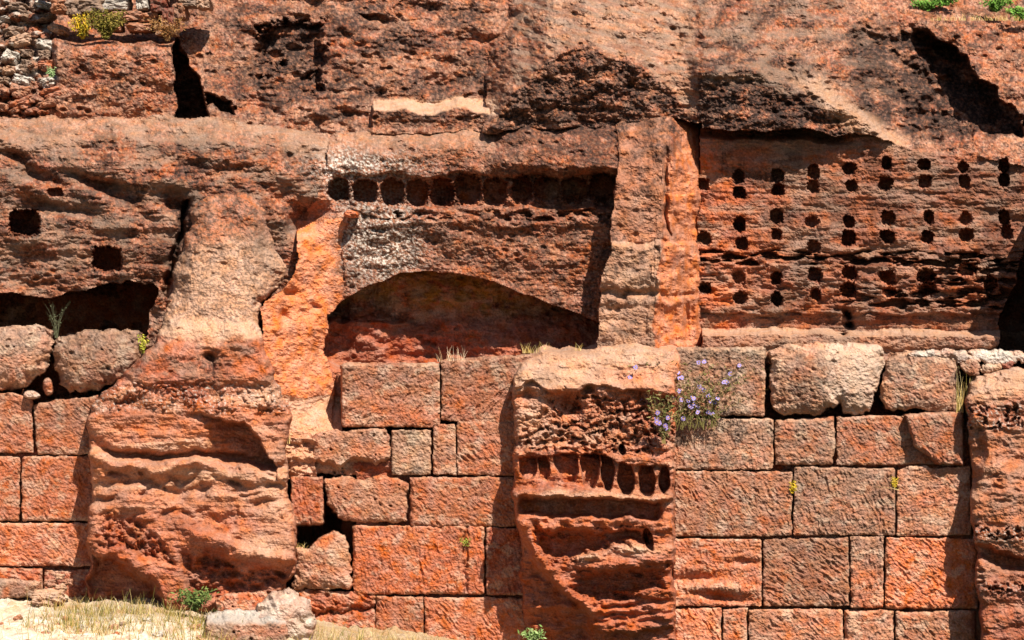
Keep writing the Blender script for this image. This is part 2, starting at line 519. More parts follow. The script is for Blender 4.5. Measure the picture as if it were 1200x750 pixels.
    crust(st(566, 590, u + 14 * fbm(U / 12, V / 12, 3, 58)) * (v > 150) * st(204, 190, v) * (u < 722), .6)
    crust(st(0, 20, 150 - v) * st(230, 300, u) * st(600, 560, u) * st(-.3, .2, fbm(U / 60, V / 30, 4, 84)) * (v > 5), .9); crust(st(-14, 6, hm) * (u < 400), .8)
    crust(st(806, 836, u + 14 * fbm(U / 14, V / 14, 3, 77)) * st(150, 120, v) * st(1010, 960, u) * st(-.25, .25, fbm(U / 60, V / 26, 4, 65)), .7)
    crust(st(20, 60, v - 160) * st(220, 160, u) * st(-.2, .35, fbm(U / 40, V / 30, 4, 85)) * .8 * (v < 290), .8)
    crust((sm > .4) * 1.0, .8)  # shade inside the slot, painted with the crust colour
    p.mix(BROWN, (lab == 1) * st(-.4, .3, fbm(U / 80, V / 40, 3, 74)) * .22); p.mix(BROWN, ((lab == 2) & (u > 400)) * .15)
    crust(((lab == 1) & (v < 330)) * st(-.1, .4, fbm(U / 34, V / 18, 5, 97, .7)), .7)
    p.mix(GREY, (lab == 1) * st(-.2, .4, fbm(U / 50, V / 26, 4, 98)) * .55)
    crust((lab == 2) * (u > 400) * st(-.1, .5, fbm(U / 40, V / 24, 5, 99, .65)), .45)
    crust((lab == 4) * st(-.1, .5, fbm(U / 46, V / 20, 5, 94, .65)), .55)
    p.mix(GREY, ((u > 820) & (v < 110)) * st(-.3, .5, fbm(U / 40, V / 16, 4, 86)) * .6 * st(1100, 900, u))
    p.mix(PALE, st(40, 0, t) * st(-4, 2, t) * (u < 580) * .38)                 # dusty worn tops, part of the paleness is painted sunlight
    p.mix(PALE, ((u > 436) & (u < 585)) * st(114, 118, v) * st(131, 128, v) * .9)
    p.mix(PALE, ((u > 640) & (u < 810)) * st(0, 10, vt - v) * .35)
    p.mix(BROWN, ((u > 600) & (u < 815)) * st(0, 10, vt - v) * st(-.1, .35, fbm((U + V * 2.2) / 90, (V - U * .3) / 9, 4, 69)) * .6)
    p.mix(GREY, ((u > 600) & (u < 815)) * st(0, 10, vt - v) * st(.0, .4, fbm((U + V * 2.2) / 70, (V - U * .3) / 8, 4, 71)) * .7)
    rid = sdf([(930, 96), (965, 92), (1010, 130), (1060, 165), (1050, 186), (1010, 160)], u, v)
    p.mix(PALE, st(-10, 6, rid) * .6)
    lich = st(.06, .26, fbm(U / 3.8, V / 3.5, 3, 88, .75))
    lm = 1.2 * g(446, 282, 44, 46) + .75 * g(432, 194, 60, 14) + .8 * g(395, 205, 22, 30)
    p.mix(GREY * .6, np.clip(lm, 0, 1) * .55)
    p.mix(WHITE * 1.35, lich * np.clip(lm * 1.1, 0, 1) * .72)
    j = (lab == 2) & (v > 258) & (u < 402)
    p.mix(FRESH * .85 + c255(222, 156, 104) * .28, j * .85 * st(415, 375, u + 30 * fbm(U / 18, V / 18, 4, 39)))
    p.mix(FRESH * .8 + c255(222, 156, 104) * .28, (lab == 3) * st(-8, 14, u - pr + 22 * fbm(U / 16, V / 26, 4, 75)) * .8)
    p.mix(FRESH, (lab == 4) * st(900, 830, u) * .7 * st(-.4, .2, fbm(U / 30, V / 24, 3, 90)))
    p.mix(BROWN, (lab == 4) * .45 * st(830, 960, u))
    p.mix(GREY, (lab == 4) * st(-.1, .4, fbm(U / 70, V / 20, 4, 91)) * .5 + (lab == 7) * .6)
    p.mix(PALE, (lab == 7) * st(398, 390, v) * .6)
    p.mix(PALE * .75 + GREY * .25, ((lab == 3) & (u < pr) & (v > 283)) * .75)
    p.mix(PINK * .8 + PALE * .15, ((lab == 3) & (u < pr) & (v < 283)) * .6); crust(((lab == 3) & (u < 800)) * st(205, 160, v + 20 * fbm(U / 20, V / 20, 3, 44)), .6)
    p.mix(BROWN, (lab == 3) * st(-.1, .4, fbm(U / 24, V / 20, 4, 42)) * .4)
    crust(((lab == 3) & (u < pr)) * st(.0, .6, fbm(U / 14, V / 12, 4, 59)), .6)
    p.mix(OCHRE, am * st(372, 350, v + (u - 520) * -.08) * st(700, 560, u) * st(-.6, .1, fbm(U / 22, V / 14, 4, 93)) * 1.0)
    p.mix(PALE, am * st(.0, .4, fbm(U / 30, V / 12, 4, 68)) * .5)
    p.mix(RED, am * st(365, 385, v) * .6)
    p.mix(PALE, ((v > 466) & (u > 300) & (u < 402)) * .75 * (V < 566))
    rbl = st(-.2, .4, fbm(U / 18, V / 11, 3, 95))
    p.mix(GREY, rb * (v < 100) * rbl * .8); p.mix(WHITE, rb * (v < 105) * st(.1, .5, fbm(U / 14, V / 8, 3, 96)) * .7)
    C = np.clip(p.C, .008, .85)

    root = tag(empty("rock_cliff", pt(600, 700, 2.0)), "red sandstone cliff carved with rows of niches and an arched recess behind the walls", "cliff")
    parts = sheet(U, V, Y, C, None, lab)
    names = {0: ("upper_slope", "rough weathered upper slopes with dark crust"), 1: ("overhang", "rounded rock mass above the black slot"),
             2: ("niche_wall", "chamber wall with one row of niches above an arch"), 3: ("pillar", "pale rock pillar between the two chambers"),
             4: ("niche_wall", "orange chamber wall with three rows of paired round holes"), 5: ("arched_recess", None), 6: ("cave", "black slot under the overhang"),
             7: ("bench", None), 8: ("rock_footing", None)}
    obs = {}
    for kk, (c, f, cl) in parts.items():
        if kk < 100:
            nm, lb = names[kk]
            o = mesh_obj(nm, c, f, cl, ROCK, root)
            if lb: o["label"] = lb
            obs[kk] = o
    for kk, (c, f, cl) in parts.items():
        if kk >= 100:
            par = obs[niches[kk]]
            o = mesh_obj("niche" if niches[kk] != 1 else "socket", c, f, cl, ROCK, None)
            w = o.location.copy()
            o.parent = par
            o.location = w - par.location - root.location
    return root

cliff()

# ================================================================== buttresses
def outcrop(name, label, poly, Yf, paint, y_back=1.2, edge=16, pad=26, warp=5, seed=0, detail=1.0, cat="rock buttress"):
    p0 = np.array(poly)
    U, V = grid(p0[:, 0].min() - pad, p0[:, 0].max() + pad, p0[:, 1].min() - pad, p0[:, 1].max() + pad)
    wu = fbm(U / 30, V / 30, 4, seed + 1) * warp; wv = fbm(U / 30, V / 30, 4, seed + 2) * warp
    u, v = U + wu, V + wv
    s = sdf(smooth_poly(poly, 1), u, v)
    Y, extra = Yf(u, v, U, V, s)
    e = np.clip(s / edge, 0, 1)
    Y = Y + (1 - np.sqrt(np.clip(1 - (1 - e) ** 2, 0, 1))) * (edge / 100.0)
    Y = Y + rock_detail(U, V, detail, seed + 40) + fbm(U / 5, V / 4, 3, seed + 50, .65) * .009
    Y = np.where(s < 0, Y + np.clip(-s / 5.0, 0, 1) * (y_back - Y), Y)
    p = Paint(U.shape, ORANGE)
    stone_tints(p, U, V, seed + 60, .3, .1)
    paint(p, u, v, U, V, s, extra)
    C = np.clip(p.C, .008, .85)
    return U, V, Y, C, s > -6.5, extra

BUT = "rock buttresses between the block walls"

# ---- left buttress
LP = [(232, 226), (300, 226), (330, 250), (344, 275), (346, 310), (332, 330), (318, 340), (304, 360), (302, 392), (318, 420), (326, 455), (340, 490), (336, 540), (338, 600), (346, 640), (342, 686), (300, 704), (215, 720), (112, 716), (104, 690), (103, 640), (111, 560), (106, 500), (116, 462), (150, 438), (168, 418), (190, 392), (202, 340), (218, 280)]
def left_y(u, v, U, V, s):
    g = lambda *a: gauss(u, v, *a)
    Y = L([(210, .62), (240, .30), (300, .05), (372, -.18), (386, -.36), (396, -.44), (450, -.50), (475, -.55), (500, -.55), (560, -.60), (640, -.72), (700, -.70), (730, -.6)], v)
    Y = Y + .04 * fbm(U / 60, V / 16, 4, 3) * st(380, 470, v) + .05 * fbm(U / 50, V / 55, 3, 4) * st(470, 380, v)
    # sloping shoulders beside the upper ramp
    Y += .012 * np.clip(L([(230, 232), (340, 208), (385, 196), (400, 150)], v) + 14 - u, 0, 60) * st(455, 405, v)
    rr = L([(226, 300), (300, 305), (384, 300), (420, 316), (460, 326), (500, 336)], v)
    Y += np.clip(u - rr + 6, 0, 60) * .016 * st(470, 430, v)
    # slab with pale top, rough conglomerate under it
    Y += -.05 * st(398, 404, v) * st(452, 446, v) * st(120, 190, u)
    cg = st(446, 453, v) * st(486, 478, v)
    d, r = worley(u / 7, v / 6, 3)
    Y += cg * (-.05 * st(.5, .1, d) * (r > .55) + .015)
    # undercut with a sharp tip on the right
    lip = L([(205, 482), (225, 484), (258, 489), (286, 498), (304, 511), (313, 528), (319, 544), (322, 560)], u)
    tip = st(lip - 1, lip + 3, v) * st(556, 536, v) * st(222, 285, u) * st(323, 318, u)
    Y += .46 * tip - .07 * st(lip - 26, lip - 4, v) * st(lip + 2, lip - 2, v) * st(200, 232, u) * st(345, 330, u)
    # grooves between the strata
    gl = L([(100, 520), (150, 532), (180, 537), (235, 528), (262, 534), (300, 545), (340, 545)], u)
    Y += .22 * np.exp(-((v - gl) / 6) ** 2) * st(105, 125, u) - .12 * np.exp(-((v - gl - 14) / 7) ** 2)
    for a, b, w, dp in ((0, 560, 5, .10), (0, 576, 4, .07), (0, 603, 6, .08)):
        gg = b + 7 * fbm(U / 55, V / 90, 3, b) * 2
        Y += dp * np.exp(-((v - gg) / w) ** 2) * st(-.35, .1, fbm(U / 40, V / 30, 3, b + 1))
    Y += .16 * g(205, 577, 20, 9) + .13 * g(240, 576, 9, 7) + .07 * g(125, 570, 9, 6)
    # ridge running down to the right, hollow broken rock under it
    rl = L([(100, 655), (130, 640), (150, 655), (180, 668), (196, 660), (205, 618), (215, 620), (250, 635), (290, 646), (345, 655)], u)
    Y += -.14 * np.exp(-((v - rl) / 8) ** 2) * st(200, 230, u)
    hl = sdf([(106, 650), (130, 652), (178, 676), (190, 700), (196, 730), (100, 730)], u, v)
    hr = sdf([(205, 640), (240, 642), (290, 660), (342, 664), (340, 692), (300, 700), (220, 706)], u, v)
    hm = sdf([(120, 600), (165, 606), (196, 640), (205, 665), (150, 650), (112, 640)], u, v)
    Y += .5 * st(-4, 10, hl) + .20 * st(-4, 14, hr) * (1 + .6 * fbm(U / 14, V / 10, 3, 8)) + .10 * st(-4, 10, hm) * (1 + fbm(U / 9, V / 9, 3, 9))
    Y += .20 * g(248, 417, 7, 7) + .12 * g(247, 432, 5, 14) + .10 * g(150, 470, 20, 6)
    return Y, dict(cg=cg, hl=hl, hr=hr, tip=tip)
def left_c(p, u, v, U, V, s, x):
    g = lambda *a: gauss(u, v, *a)
    sp = fbm(U / 3.4, V / 3, 4, 6, .7)
    top = st(398, 385, v)
    p.mix(PALE, top * st(262, 300, v + 14 * fbm(U / 30, V / 30, 3, 21)) * .8); p.mix(PINK, top * st(300, 262, v) * .4); p.mix(CRUST, top * st(.08, .5, fbm(U / 14, V / 11, 5, 22, .7)) * (.3 + .4 * st(300, 262, v))); p.mix(GREY, top * st(-.2, .5, sp) * .5); p.mix(CRUST, top * st(.1, .6, sp) * .5)
    p.mix(PALE, st(372, 380, v) * st(400, 390, v) * .8)
    p.mix(GREY, g(310, 285, 16, 26) * .8); p.mix(ORANGE, g(325, 262, 14, 18) * .5)
    mid = st(395, 405, v) * st(455, 440, v)
    p.mix(RED, mid * .2); p.mix(GREY, mid * st(-.1, .5, fbm(U / 26, V / 20, 4, 7)) * .55)
    p.mix(CRUST, g(247, 435, 22, 26) * st(-.5, .3, sp) * .8)
    p.mix(PALE, g(310, 462, 34, 12) * .8)
    p.mix(WHITE, x["cg"] * st(.45, .7, sp) * .7); p.mix(CRUST, x["cg"] * st(.2, .6, -sp) * .45)
    low = st(470, 520, v)
    p.mix(ORANGE, low * .5); p.mix(PALE, low * st(630, 560, v) * st(.0, .6, fbm(U / 90, V / 12, 4, 10)) * .6)
    p.mix(RED, st(560, 640, v) * st(-.2, .4, fbm(U / 30, V / 24, 4, 11)) * .6)
    p.mix(PALE, st(470, 510, v) * st(650, 560, v) * .14); p.mix(BROWN, st(470, 560, v) * st(-.1, .4, fbm(U / 40, V / 26, 4, 23)) * .4); p.mix(PALE, g(310, 640, 36, 14, 10) * .6 + g(322, 585, 22, 50) * .55 + g(230, 560, 110, 26) * .35)
    p.mix(FRESH, g(180, 500, 60, 18) * .3 + g(285, 430, 22, 18) * .5)
t = outcrop("", "", LP, left_y, left_c, 1.3, 15, 26, 5, 100, .62)
(c, f, cl), = sheet(t[0], t[1], t[2], t[3], t[4]).values()
tag(mesh_obj("rock_buttress", c, f, cl, ROCK), "large tapering sandstone buttress with pale sloping top left of the arched recess", "rock buttress", BUT)

# ---- middle buttress
MP = [(604, 432), (622, 416), (660, 410), (700, 408), (750, 402), (788, 405), (796, 420), (792, 470), (790, 530), (788, 600), (787, 680), (792, 775), (622, 775), (612, 690), (608, 620), (601, 560), (605, 500), (601, 462)]
def mid_y(u, v, U, V, s):
    g = lambda *a: gauss(u, v, *a)
    Y = L([(390, .25), (412, -.10), (440, -.34), (456, -.48), (470, -.44), (520, -.50), (580, -.62), (615, -.62), (700, -.55), (775, -.48)], v)
    Y = Y + .05 * fbm(U / 50, V / 18, 4, 3)
    # undercut under the smooth cap
    cap = L([(600, 452), (625, 446), (650, 462), (680, 460), (690, 450), (740, 458), (796, 462)], u)
    Y += .12 * st(cap - 1, cap + 3, v) * st(530, 520, v)
    Y += .30 * g(667, 476, 14, 9) + .22 * g(690, 458, 10, 6) + .16 * g(616, 462, 8, 9)
    # pitted conglomerate
    pz = st(462, 470, v) * st(534, 526, v) * st(612, 690, u + (v - 470) * 1.2)
    w1 = 3 * fbm(U / 9, V / 9, 2, 31); w2 = 3 * fbm(U / 9, V / 9, 2, 33)
    d, r = worley((u + w1) / 9.5, (v + w2) / 8, 4)
    Y += pz * (.10 * st(.55, .2, d) * (r > .3) - .05 * (r < .3) * st(.5, .1, d))
    d2, r2 = worley((u + w2) / 5.5, (v + w1) / 4.5, 5)
    pz2 = st(455, 480, v) * st(535, 526, v)
    Y += pz2 * .04 * st(.5, .2, d2) * (r2 > .45) * (.3 + .7 * st(630, 700, u)) + pz2 * .035 * fbm(U / 11, V / 8, 4, 35)
    # gallery of small niches with a ledge
    gv = st(530, 536, v) * st(576, 571, v + 5 * fbm(U / 30, V / 30, 2, 6))
    Y += gv * .05
    Y += .10 * st(524, 528, v) * st(536, 532, v) * st(640, 660, u)
    Y += -.10 * st(572, 577, v) * st(588, 584, v)
    gr = st(583, 588, v + (u - 700) * -.03) * st(608, 602, v + (u - 700) * -.05) * st(607, 616, u) * st(780, 770, u)
    Y += .30 * gr
    Y += -.06 * st(604, 608, v) * st(624, 618, v)
    for q in ((640, 612), (662, 614), (655, 622), (700, 614), (722, 616), (648, 606), (631, 616)):
        Y += .10 * g(q[0], q[1], 5, 4)
    h1 = sdf([(628, 622), (660, 618), (745, 616), (765, 622), (768, 640), (735, 640), (705, 648), (672, 656), (640, 664), (622, 640)], u, v)
    h1 = h1 + 6 * fbm(U / 14, V / 10, 4, 36)
    Y += .30 * st(-3, 12, h1)
    lobes = np.maximum(0, worley(u / 11, v / 9, 6)[0] - .3)
    Y += -.10 * g(690, 650, 20, 6) - .12 * g(740, 645, 26, 5) - .05 * lobes * st(600, 612, v) * st(660, 650, v)
    Y += -.16 * g(735, 660, 55, 9, -8)
    h2 = sdf([(676, 668), (720, 668), (782, 664), (780, 690), (740, 700), (690, 704), (665, 690)], u, v)
    h2 = h2 + 6 * fbm(U / 16, V / 8, 4, 37)
    Y += .24 * st(-3, 14, h2)
    # ridge falling to the right on the left side, deep shade left of it
    rl = L([(590, 608), (620, 614), (650, 630), (680, 652), (700, 678), (720, 700)], v)
    Y += -.13 * np.exp(-((u - rl) / 9) ** 2) * st(595, 615, v) * st(712, 690, v)
    Y += .26 * st(rl - 2, rl - 16, u) * st(618, 650, v) * st(600, 612, u) * (1 - .35 * st(690, 740, v))
    Y += .14 * st(712, 722, v) * st(720, 690, u)
    for b in (700, 709, 719, 728):
        gg = b + 6 * fbm(U / 60, V / 60, 2, b)
        Y += .08 * np.exp(-((v - gg) / 3.2) ** 2) * st(680, 710, u)
    Y += .12 * st(736, 744, v + 5 * fbm(U / 30, V / 30, 2, 5))
    Y += fbm(U / 18, V / 7, 3, 14) * .03 * st(600, 650, v)
    return Y, dict(pz=pz2)
def mid_c(p, u, v, U, V, s, x):
    g = lambda *a: gauss(u, v, *a)
    sp = fbm(U / 3.4, V / 3, 4, 8, .7)
    top = st(462, 448, v)
    p.mix(PALE, top * .75); p.mix(GREY, top * st(-.2, .5, fbm(U / 30, V / 14, 4, 9)) * .5)
    p.mix(FRESH, g(742, 440, 36, 10) * .55 + g(795, 430, 10, 40) * .6)
    p.mix(PALE, g(625, 490, 30, 22) * .7 + g(660, 515, 50, 10) * .5)
    p.mix(CRUST, x["pz"] * st(.15, .6, sp) * .4 * st(640, 720, u)); p.mix(PALE, x["pz"] * st(.2, .6, -sp) * .6)
    low = st(560, 620, v)
    p.mix(ORANGE, low * .6); p.mix(RED, st(600, 680, v) * .45)
    p.mix(FRESH, g(630, 625, 26, 20) * .5 + g(740, 715, 60, 16) * .4)
    p.mix(PALE, g(690, 652, 14, 6) + g(745, 645, 30, 7) + g(690, 580, 80, 5) * .5)
t = outcrop("", "", MP, mid_y, mid_c, .7, 13, 22, 4, 140, .8)
U, V, Y, C, keep, ex = t
lab = np.zeros(U.shape, np.int32)
kk = 1
gw = fbm(U / 22, V / 22, 3, 9) * 2.2
gtop = L([(600, 537), (640, 535), (660, 531), (705, 532), (722, 540), (740, 545), (790, 548)], U) + fbm(U / 9, V / 9, 2, 7) * 2
gbot = L([(600, 562), (630, 561), (648, 564), (675, 566), (705, 575), (735, 581), (760, 582), (790, 578)], U) + fbm(U / 9, V / 9, 2, 8) * 1.5
cols_ = [(605, 4), (629, .8), (648, 3.5), (679, 1.4), (703.5, 1.0), (722, 1.8), (746, 1.6), (770, 1.8), (788, 3)]
tt = np.clip((V - gtop) / np.maximum(gbot - gtop, 1), 0, 1)
band = st(-1, 2, V - gtop) * st(-1, 2, gbot - V)
pil = np.zeros(U.shape, F)
for pc, pw_ in cols_:
    lean = 7 * (tt - .5) * (pc == 648)
    hw_ = pw_ + 6 * tt ** 4 + (.5 + 3.5 * (pc > 715)) * (1 - tt) ** 4
    pil = np.maximum(pil, st(hw_ + 1, hw_ - 1.2, np.abs(U + gw - pc - lean)))
gm = band * (1 - pil)
Y = Y - .09 * st(514, 524, V) * st(1, -1, V - gtop) * st(640, 660, U) - .05 * st(0, 3, V - gbot) * st(590, 584, V)
Y = Y + lerp(.20, .36, st(650, 715, U)) * gm
for i in range(len(cols_) - 1):
    a, b = cols_[i][0], cols_[i + 1][0]
    lab[(gm > .12) & (U + gw > a) & (U + gw < b)] = kk; kk += 1
for cu, cv, ru, rv in ((729, 527, 4, 6), (760, 632, 5, 13)):
    m = ((np.abs(U - cu - (V - cv) * .2) / ru) ** 2.4 + (np.abs(V - cv) / rv) ** 2.4) ** (1 / 2.4) + .12 * pn(U * .16 + cu, V * .16 + cv, kk)
    Y = Y + st(1.12, .88, m) * .30
    lab[m < 1.04] = kk; kk += 1
parts = sheet(U, V, Y, C, keep, lab)
c, f, cl = parts[0]
mb = tag(mesh_obj("rock_buttress", c, f, cl, ROCK), "weathered sandstone buttress with a row of small eroded niches between the two block walls", "rock buttress", BUT)
for q in range(1, kk):
    c, f, cl = parts[q]
    o = mesh_obj("niche", c, f, cl, ROCK)
    w = o.location.copy(); o.parent = mb; o.location = w - mb.location

# ---- right buttress
RP = [(1134, 452), (1150, 438), (1200, 432), (1290, 426), (1330, 520), (1340, 780), (1152, 780), (1147, 700), (1144, 640), (1137, 595), (1141, 545), (1133, 505)]
def right_y(u, v, U, V, s):
    g = lambda *a: gauss(u, v, *a)
    Y = L([(420, .1), (440, -.22), (465, -.36), (540, -.42), (600, -.48), (700, -.5), (780, -.5)], v) + .05 * fbm(U / 50, V / 25, 4, 5)
    d, r = worley((u + 3 * fbm(U / 9, V / 9, 2, 31)) / 7, (v + 3 * fbm(U / 9, V / 9, 2, 33)) / 6.5, 3)
    cz = st(472, 480, v) * st(506, 498, v) + st(615, 622, v) * st(640, 634, v) + st(680, 686, v) * st(700, 694, v)
    Y += np.clip(cz, 0, 1) * (.10 * st(.55, .2, d) * (r > .4) - .03)
    gv = L([(1130, 632), (1150, 640), (1175, 650), (1210, 655)], u)
    Y += .30 * st(gv - 4, gv + 4, v) * st(gv + 22, gv + 10, v)
    a = L([(470, 1146), (520, 1160), (560, 1152), (600, 1140)], v)
    Y += .14 * st(a, a - 10, u) * st(490, 510, v) * st(580, 560, v)
    Y += .2 * st(a + 6, a - 6, u) * st(690, 700, v) * st(730, 720, v)
    return Y, dict(cz=cz)
def right_c(p, u, v, U, V, s, x):
    sp = fbm(U / 3.4, V / 3, 4, 8, .7)
    p.mix(PALE, st(480, 455, v) * .8); p.mix(PINK, st(470, 500, v) * st(640, 600, v) * .6)
    p.mix(GREY, st(-.1, .5, fbm(U / 30, V / 20, 4, 3)) * .4)
    p.mix(WHITE, np.clip(x["cz"], 0, 1) * st(.3, .6, sp) * .7); p.mix(CRUST, np.clip(x["cz"], 0, 1) * st(.1, .5, -sp) * .5)
    p.mix(RED, st(640, 700, v) * .4)
t = outcrop("", "", RP, right_y, right_c, .8, 13, 20, 4, 170, .8)
(c, f, cl), = sheet(t[0], t[1], t[2], t[3], t[4]).values()
tag(mesh_obj("rock_buttress", c, f, cl, ROCK), "sandstone buttress at the right end of the long block wall, cut by the picture's edge", "rock buttress", BUT)

# ================================================================== block walls
_bs = [0]
def block_geo(poly, y0=0., col=ORANGE, ang=60, chis=1.0, bevel=3.6, rough=1.0, crust=.25, warp=1.2, grey=0., topgrey=0., bulge=0., depth=.55, carve=None, pits=.5, rnd=1):
    if len(poly) == 4 and not hasattr(poly[0], '__len__'):
        a, b, c_, d_ = poly
        j = lambda: random.uniform(-1.3, 1.3)
        poly = [(a + .3, b + .5 + j()), (c_ - .3, b + .5 + j()), (c_ - .3 + j() * .6, d_ - .4), (a + .3 + j() * .6, d_ - .4)]
    _bs[0] += 7
    tone = random.Random(_bs[0] * 5).uniform(.82, 1.14)
    sd = 200 + _bs[0]
    p0 = np.array(poly, float)
    U, V = grid(p0[:, 0].min() - 3, p0[:, 0].max() + 3, p0[:, 1].min() - 3, p0[:, 1].max() + 3)
    ou = sd * 17.0
    u = U + fbm(U / 12 + ou, V / 12, 3, sd) * warp; v = V + fbm(U / 12, V / 12 + ou, 3, sd + 1) * warp
    if rnd: poly = smooth_poly(poly, rnd) if rnd > 1 else smooth_poly([tuple(q) for i in range(len(poly)) for q in ((np.array(poly[i]) * .93 + np.array(poly[i - 1]) * .07), np.array(poly[i]), (np.array(poly[i]) * .93 + np.array(poly[(i + 1) % len(poly)]) * .07))], 1)
    s = sdf(poly, u, v)
    bv = bevel * (1 + .7 * fbm(U / 16 + ou, V / 16, 2, sd + 2))
    bv = np.maximum(bv, 1.5)
    e = np.clip(s / bv, 0, 1)
    Y = y0 + (1 - np.sqrt(np.clip(1 - (1 - e) ** 2, 0, 1))) * bv / 100 * .9
    cu, cv = p0.mean(0)
    if cv < 560 and cv > 395: grey = min(.8, grey + .22)
    Y += .012 * fbm(U / 40 + ou, V / 30, 3, sd + 3) + .008 * fbm(U / 10 + ou, V / 8, 3, sd + 4)
    th = R(ang)
    ub = U - cu + 3 * fbm(U / 22 + ou, V / 22, 2, sd + 5); vb = V - cv + 3 * fbm(U / 22, V / 22 + ou, 2, sd + 7)
    al = ub * np.cos(th) + vb * np.sin(th); ac = -ub * np.sin(th) + vb * np.cos(th)
    ch = fbm(al / 24 + ou, ac / 5.0, 2, sd + 6)
    ch2 = fbm(al / 9 + ou, ac / 3.0, 2, sd + 8)
    cw, cr_ = worley(al / 13 + ou, ac / 4.6, sd + 1)
    wmask = st(-.35, .4, fbm(U / 30 + ou, V / 26, 3, sd + 9))
    Y += .026 * chis * (st(.75, .15, cw) - .5) * (.2 + cr_ ** 1.5) * (.15 + .85 * wmask)
    Y += -(ch * .005 + ch2 * .005) * chis * (.35 + .65 * wmask) + .007 * fbm(U / 5 + ou, V / 4.2, 3, sd + 17, .65)
    Y += fbm(U / 3.2 + ou, V / 2.9, 2, sd + 10) * .006 * rough
    d, r = worley(U / 11 + ou, V / 10, sd)
    Y += np.where(r > .8, .028 * st(.08 + 1.6 * (r - .8), .02, d + .1 * fbm(U / 5 + ou, V / 5, 2, sd + 21)), 0) * pits
    if bulge:
        hw, hh = np.ptp(p0[:, 0]) / 2, np.ptp(p0[:, 1]) / 2
        Y -= bulge * np.clip(1 - ((U - (p0[:, 0].min() + hw)) / hw) ** 2, 0, 1) * np.clip(1 - ((V - (p0[:, 1].min() + hh)) / hh) ** 2, 0, 1)
    cm = None
    if carve is not None:
        cm = carve(u, v, U, V)
        Y = Y + cm[0]
    Y = np.where(s < 0, Y + np.clip(-s / 1.0, 0, 1) * depth, Y)
    p = Paint(U.shape, col)
    p.mix(PINK, st(-.2, .5, fbm(U / 50 + ou, V / 40, 4, sd + 11)) * .4)
    p.mix(RED, st(-.1, .5, fbm(U / 30 + ou, V / 24, 4, sd + 12)) * .35)
    p.mix(FRESH, st(.1, .5, fbm(U / 36 + ou, V / 30, 3, sd + 13)) * .4)
    sp = fbm(U / 3.2 + ou, V / 2.9, 3, sd + 14, .7)
    m = st(-.05, .4, fbm(U / 30 + ou, V / 26, 4, sd + 15))
    if topgrey:
        tg = st(p0[:, 1].min() + .75 * np.ptp(p0[:, 1]), p0[:, 1].min() + .1 * np.ptp(p0[:, 1]), V + 14 * fbm(U / 20 + ou, V / 20, 3, sd))
        p.mix(GREY, tg * topgrey)
        p.mix(CRUST, tg * topgrey * st(.05, .55, sp) * .5)
    p.mix(GREY, grey * (.35 + .65 * m)); p.mix(CRUST, crust * m * st(-.2, .45, sp))
    p.mix(CRUST, st(.35, .7, sp) * .25)
    p.mix(PALE, st(.4, .75, -sp) * .3)
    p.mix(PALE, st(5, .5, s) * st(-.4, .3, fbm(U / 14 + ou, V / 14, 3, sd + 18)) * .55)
    p.mix(c255(206, 180, 152), st(.30, .55, fbm(U / 26 + ou, V / 20, 5, sd + 19, .65)) * .3)
    p.mul(1 + .22 * fbm(U / 2.5 + ou, V / 2.3, 2, sd + 16))
    p.mul(np.full(U.shape, tone, F))
    if cm is not None and len(cm) > 1:
        for c2, m2 in cm[1]: p.mix(c2, m2)
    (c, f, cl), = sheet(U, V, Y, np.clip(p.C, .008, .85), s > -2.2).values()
    return c, f, cl

def wall(label, base, blocks, name="block_wall"):
    root = tag(empty(name, base), label, "stone wall", "coursed block walls")
    for b in blocks:
        b = dict(b); lb = b.pop("label", None)
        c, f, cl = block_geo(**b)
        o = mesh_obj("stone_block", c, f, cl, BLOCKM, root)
        if lb: o["label"] = lb
    return root

def groove(pts, w, dep):
    """a band-shaped erosion hollow"""
    def fn(u, v, U, V):
        g = L(pts, u) + 4 * fbm(U / 14, V / 14, 3, 5)
        return (dep * np.exp(-((v - g) / w) ** 2),)
    return fn

def B(x0, y0_, x1, y1, **k):
    return dict(poly=(x0, y0_, x1, y1), **k)

def eroded_bottom(line, dep, cols=()):
    """stone eaten away below a wavy line"""
    def fn(u, v, U, V):
        g = L(line, u) + 3 * fbm(U / 12, V / 12, 3, 5)
        return (dep * st(g - 2, g + 5, v), [(c, a * st(g - 6, g, v) * st(g + 14, g, v)) for c, a in cols])
    return fn

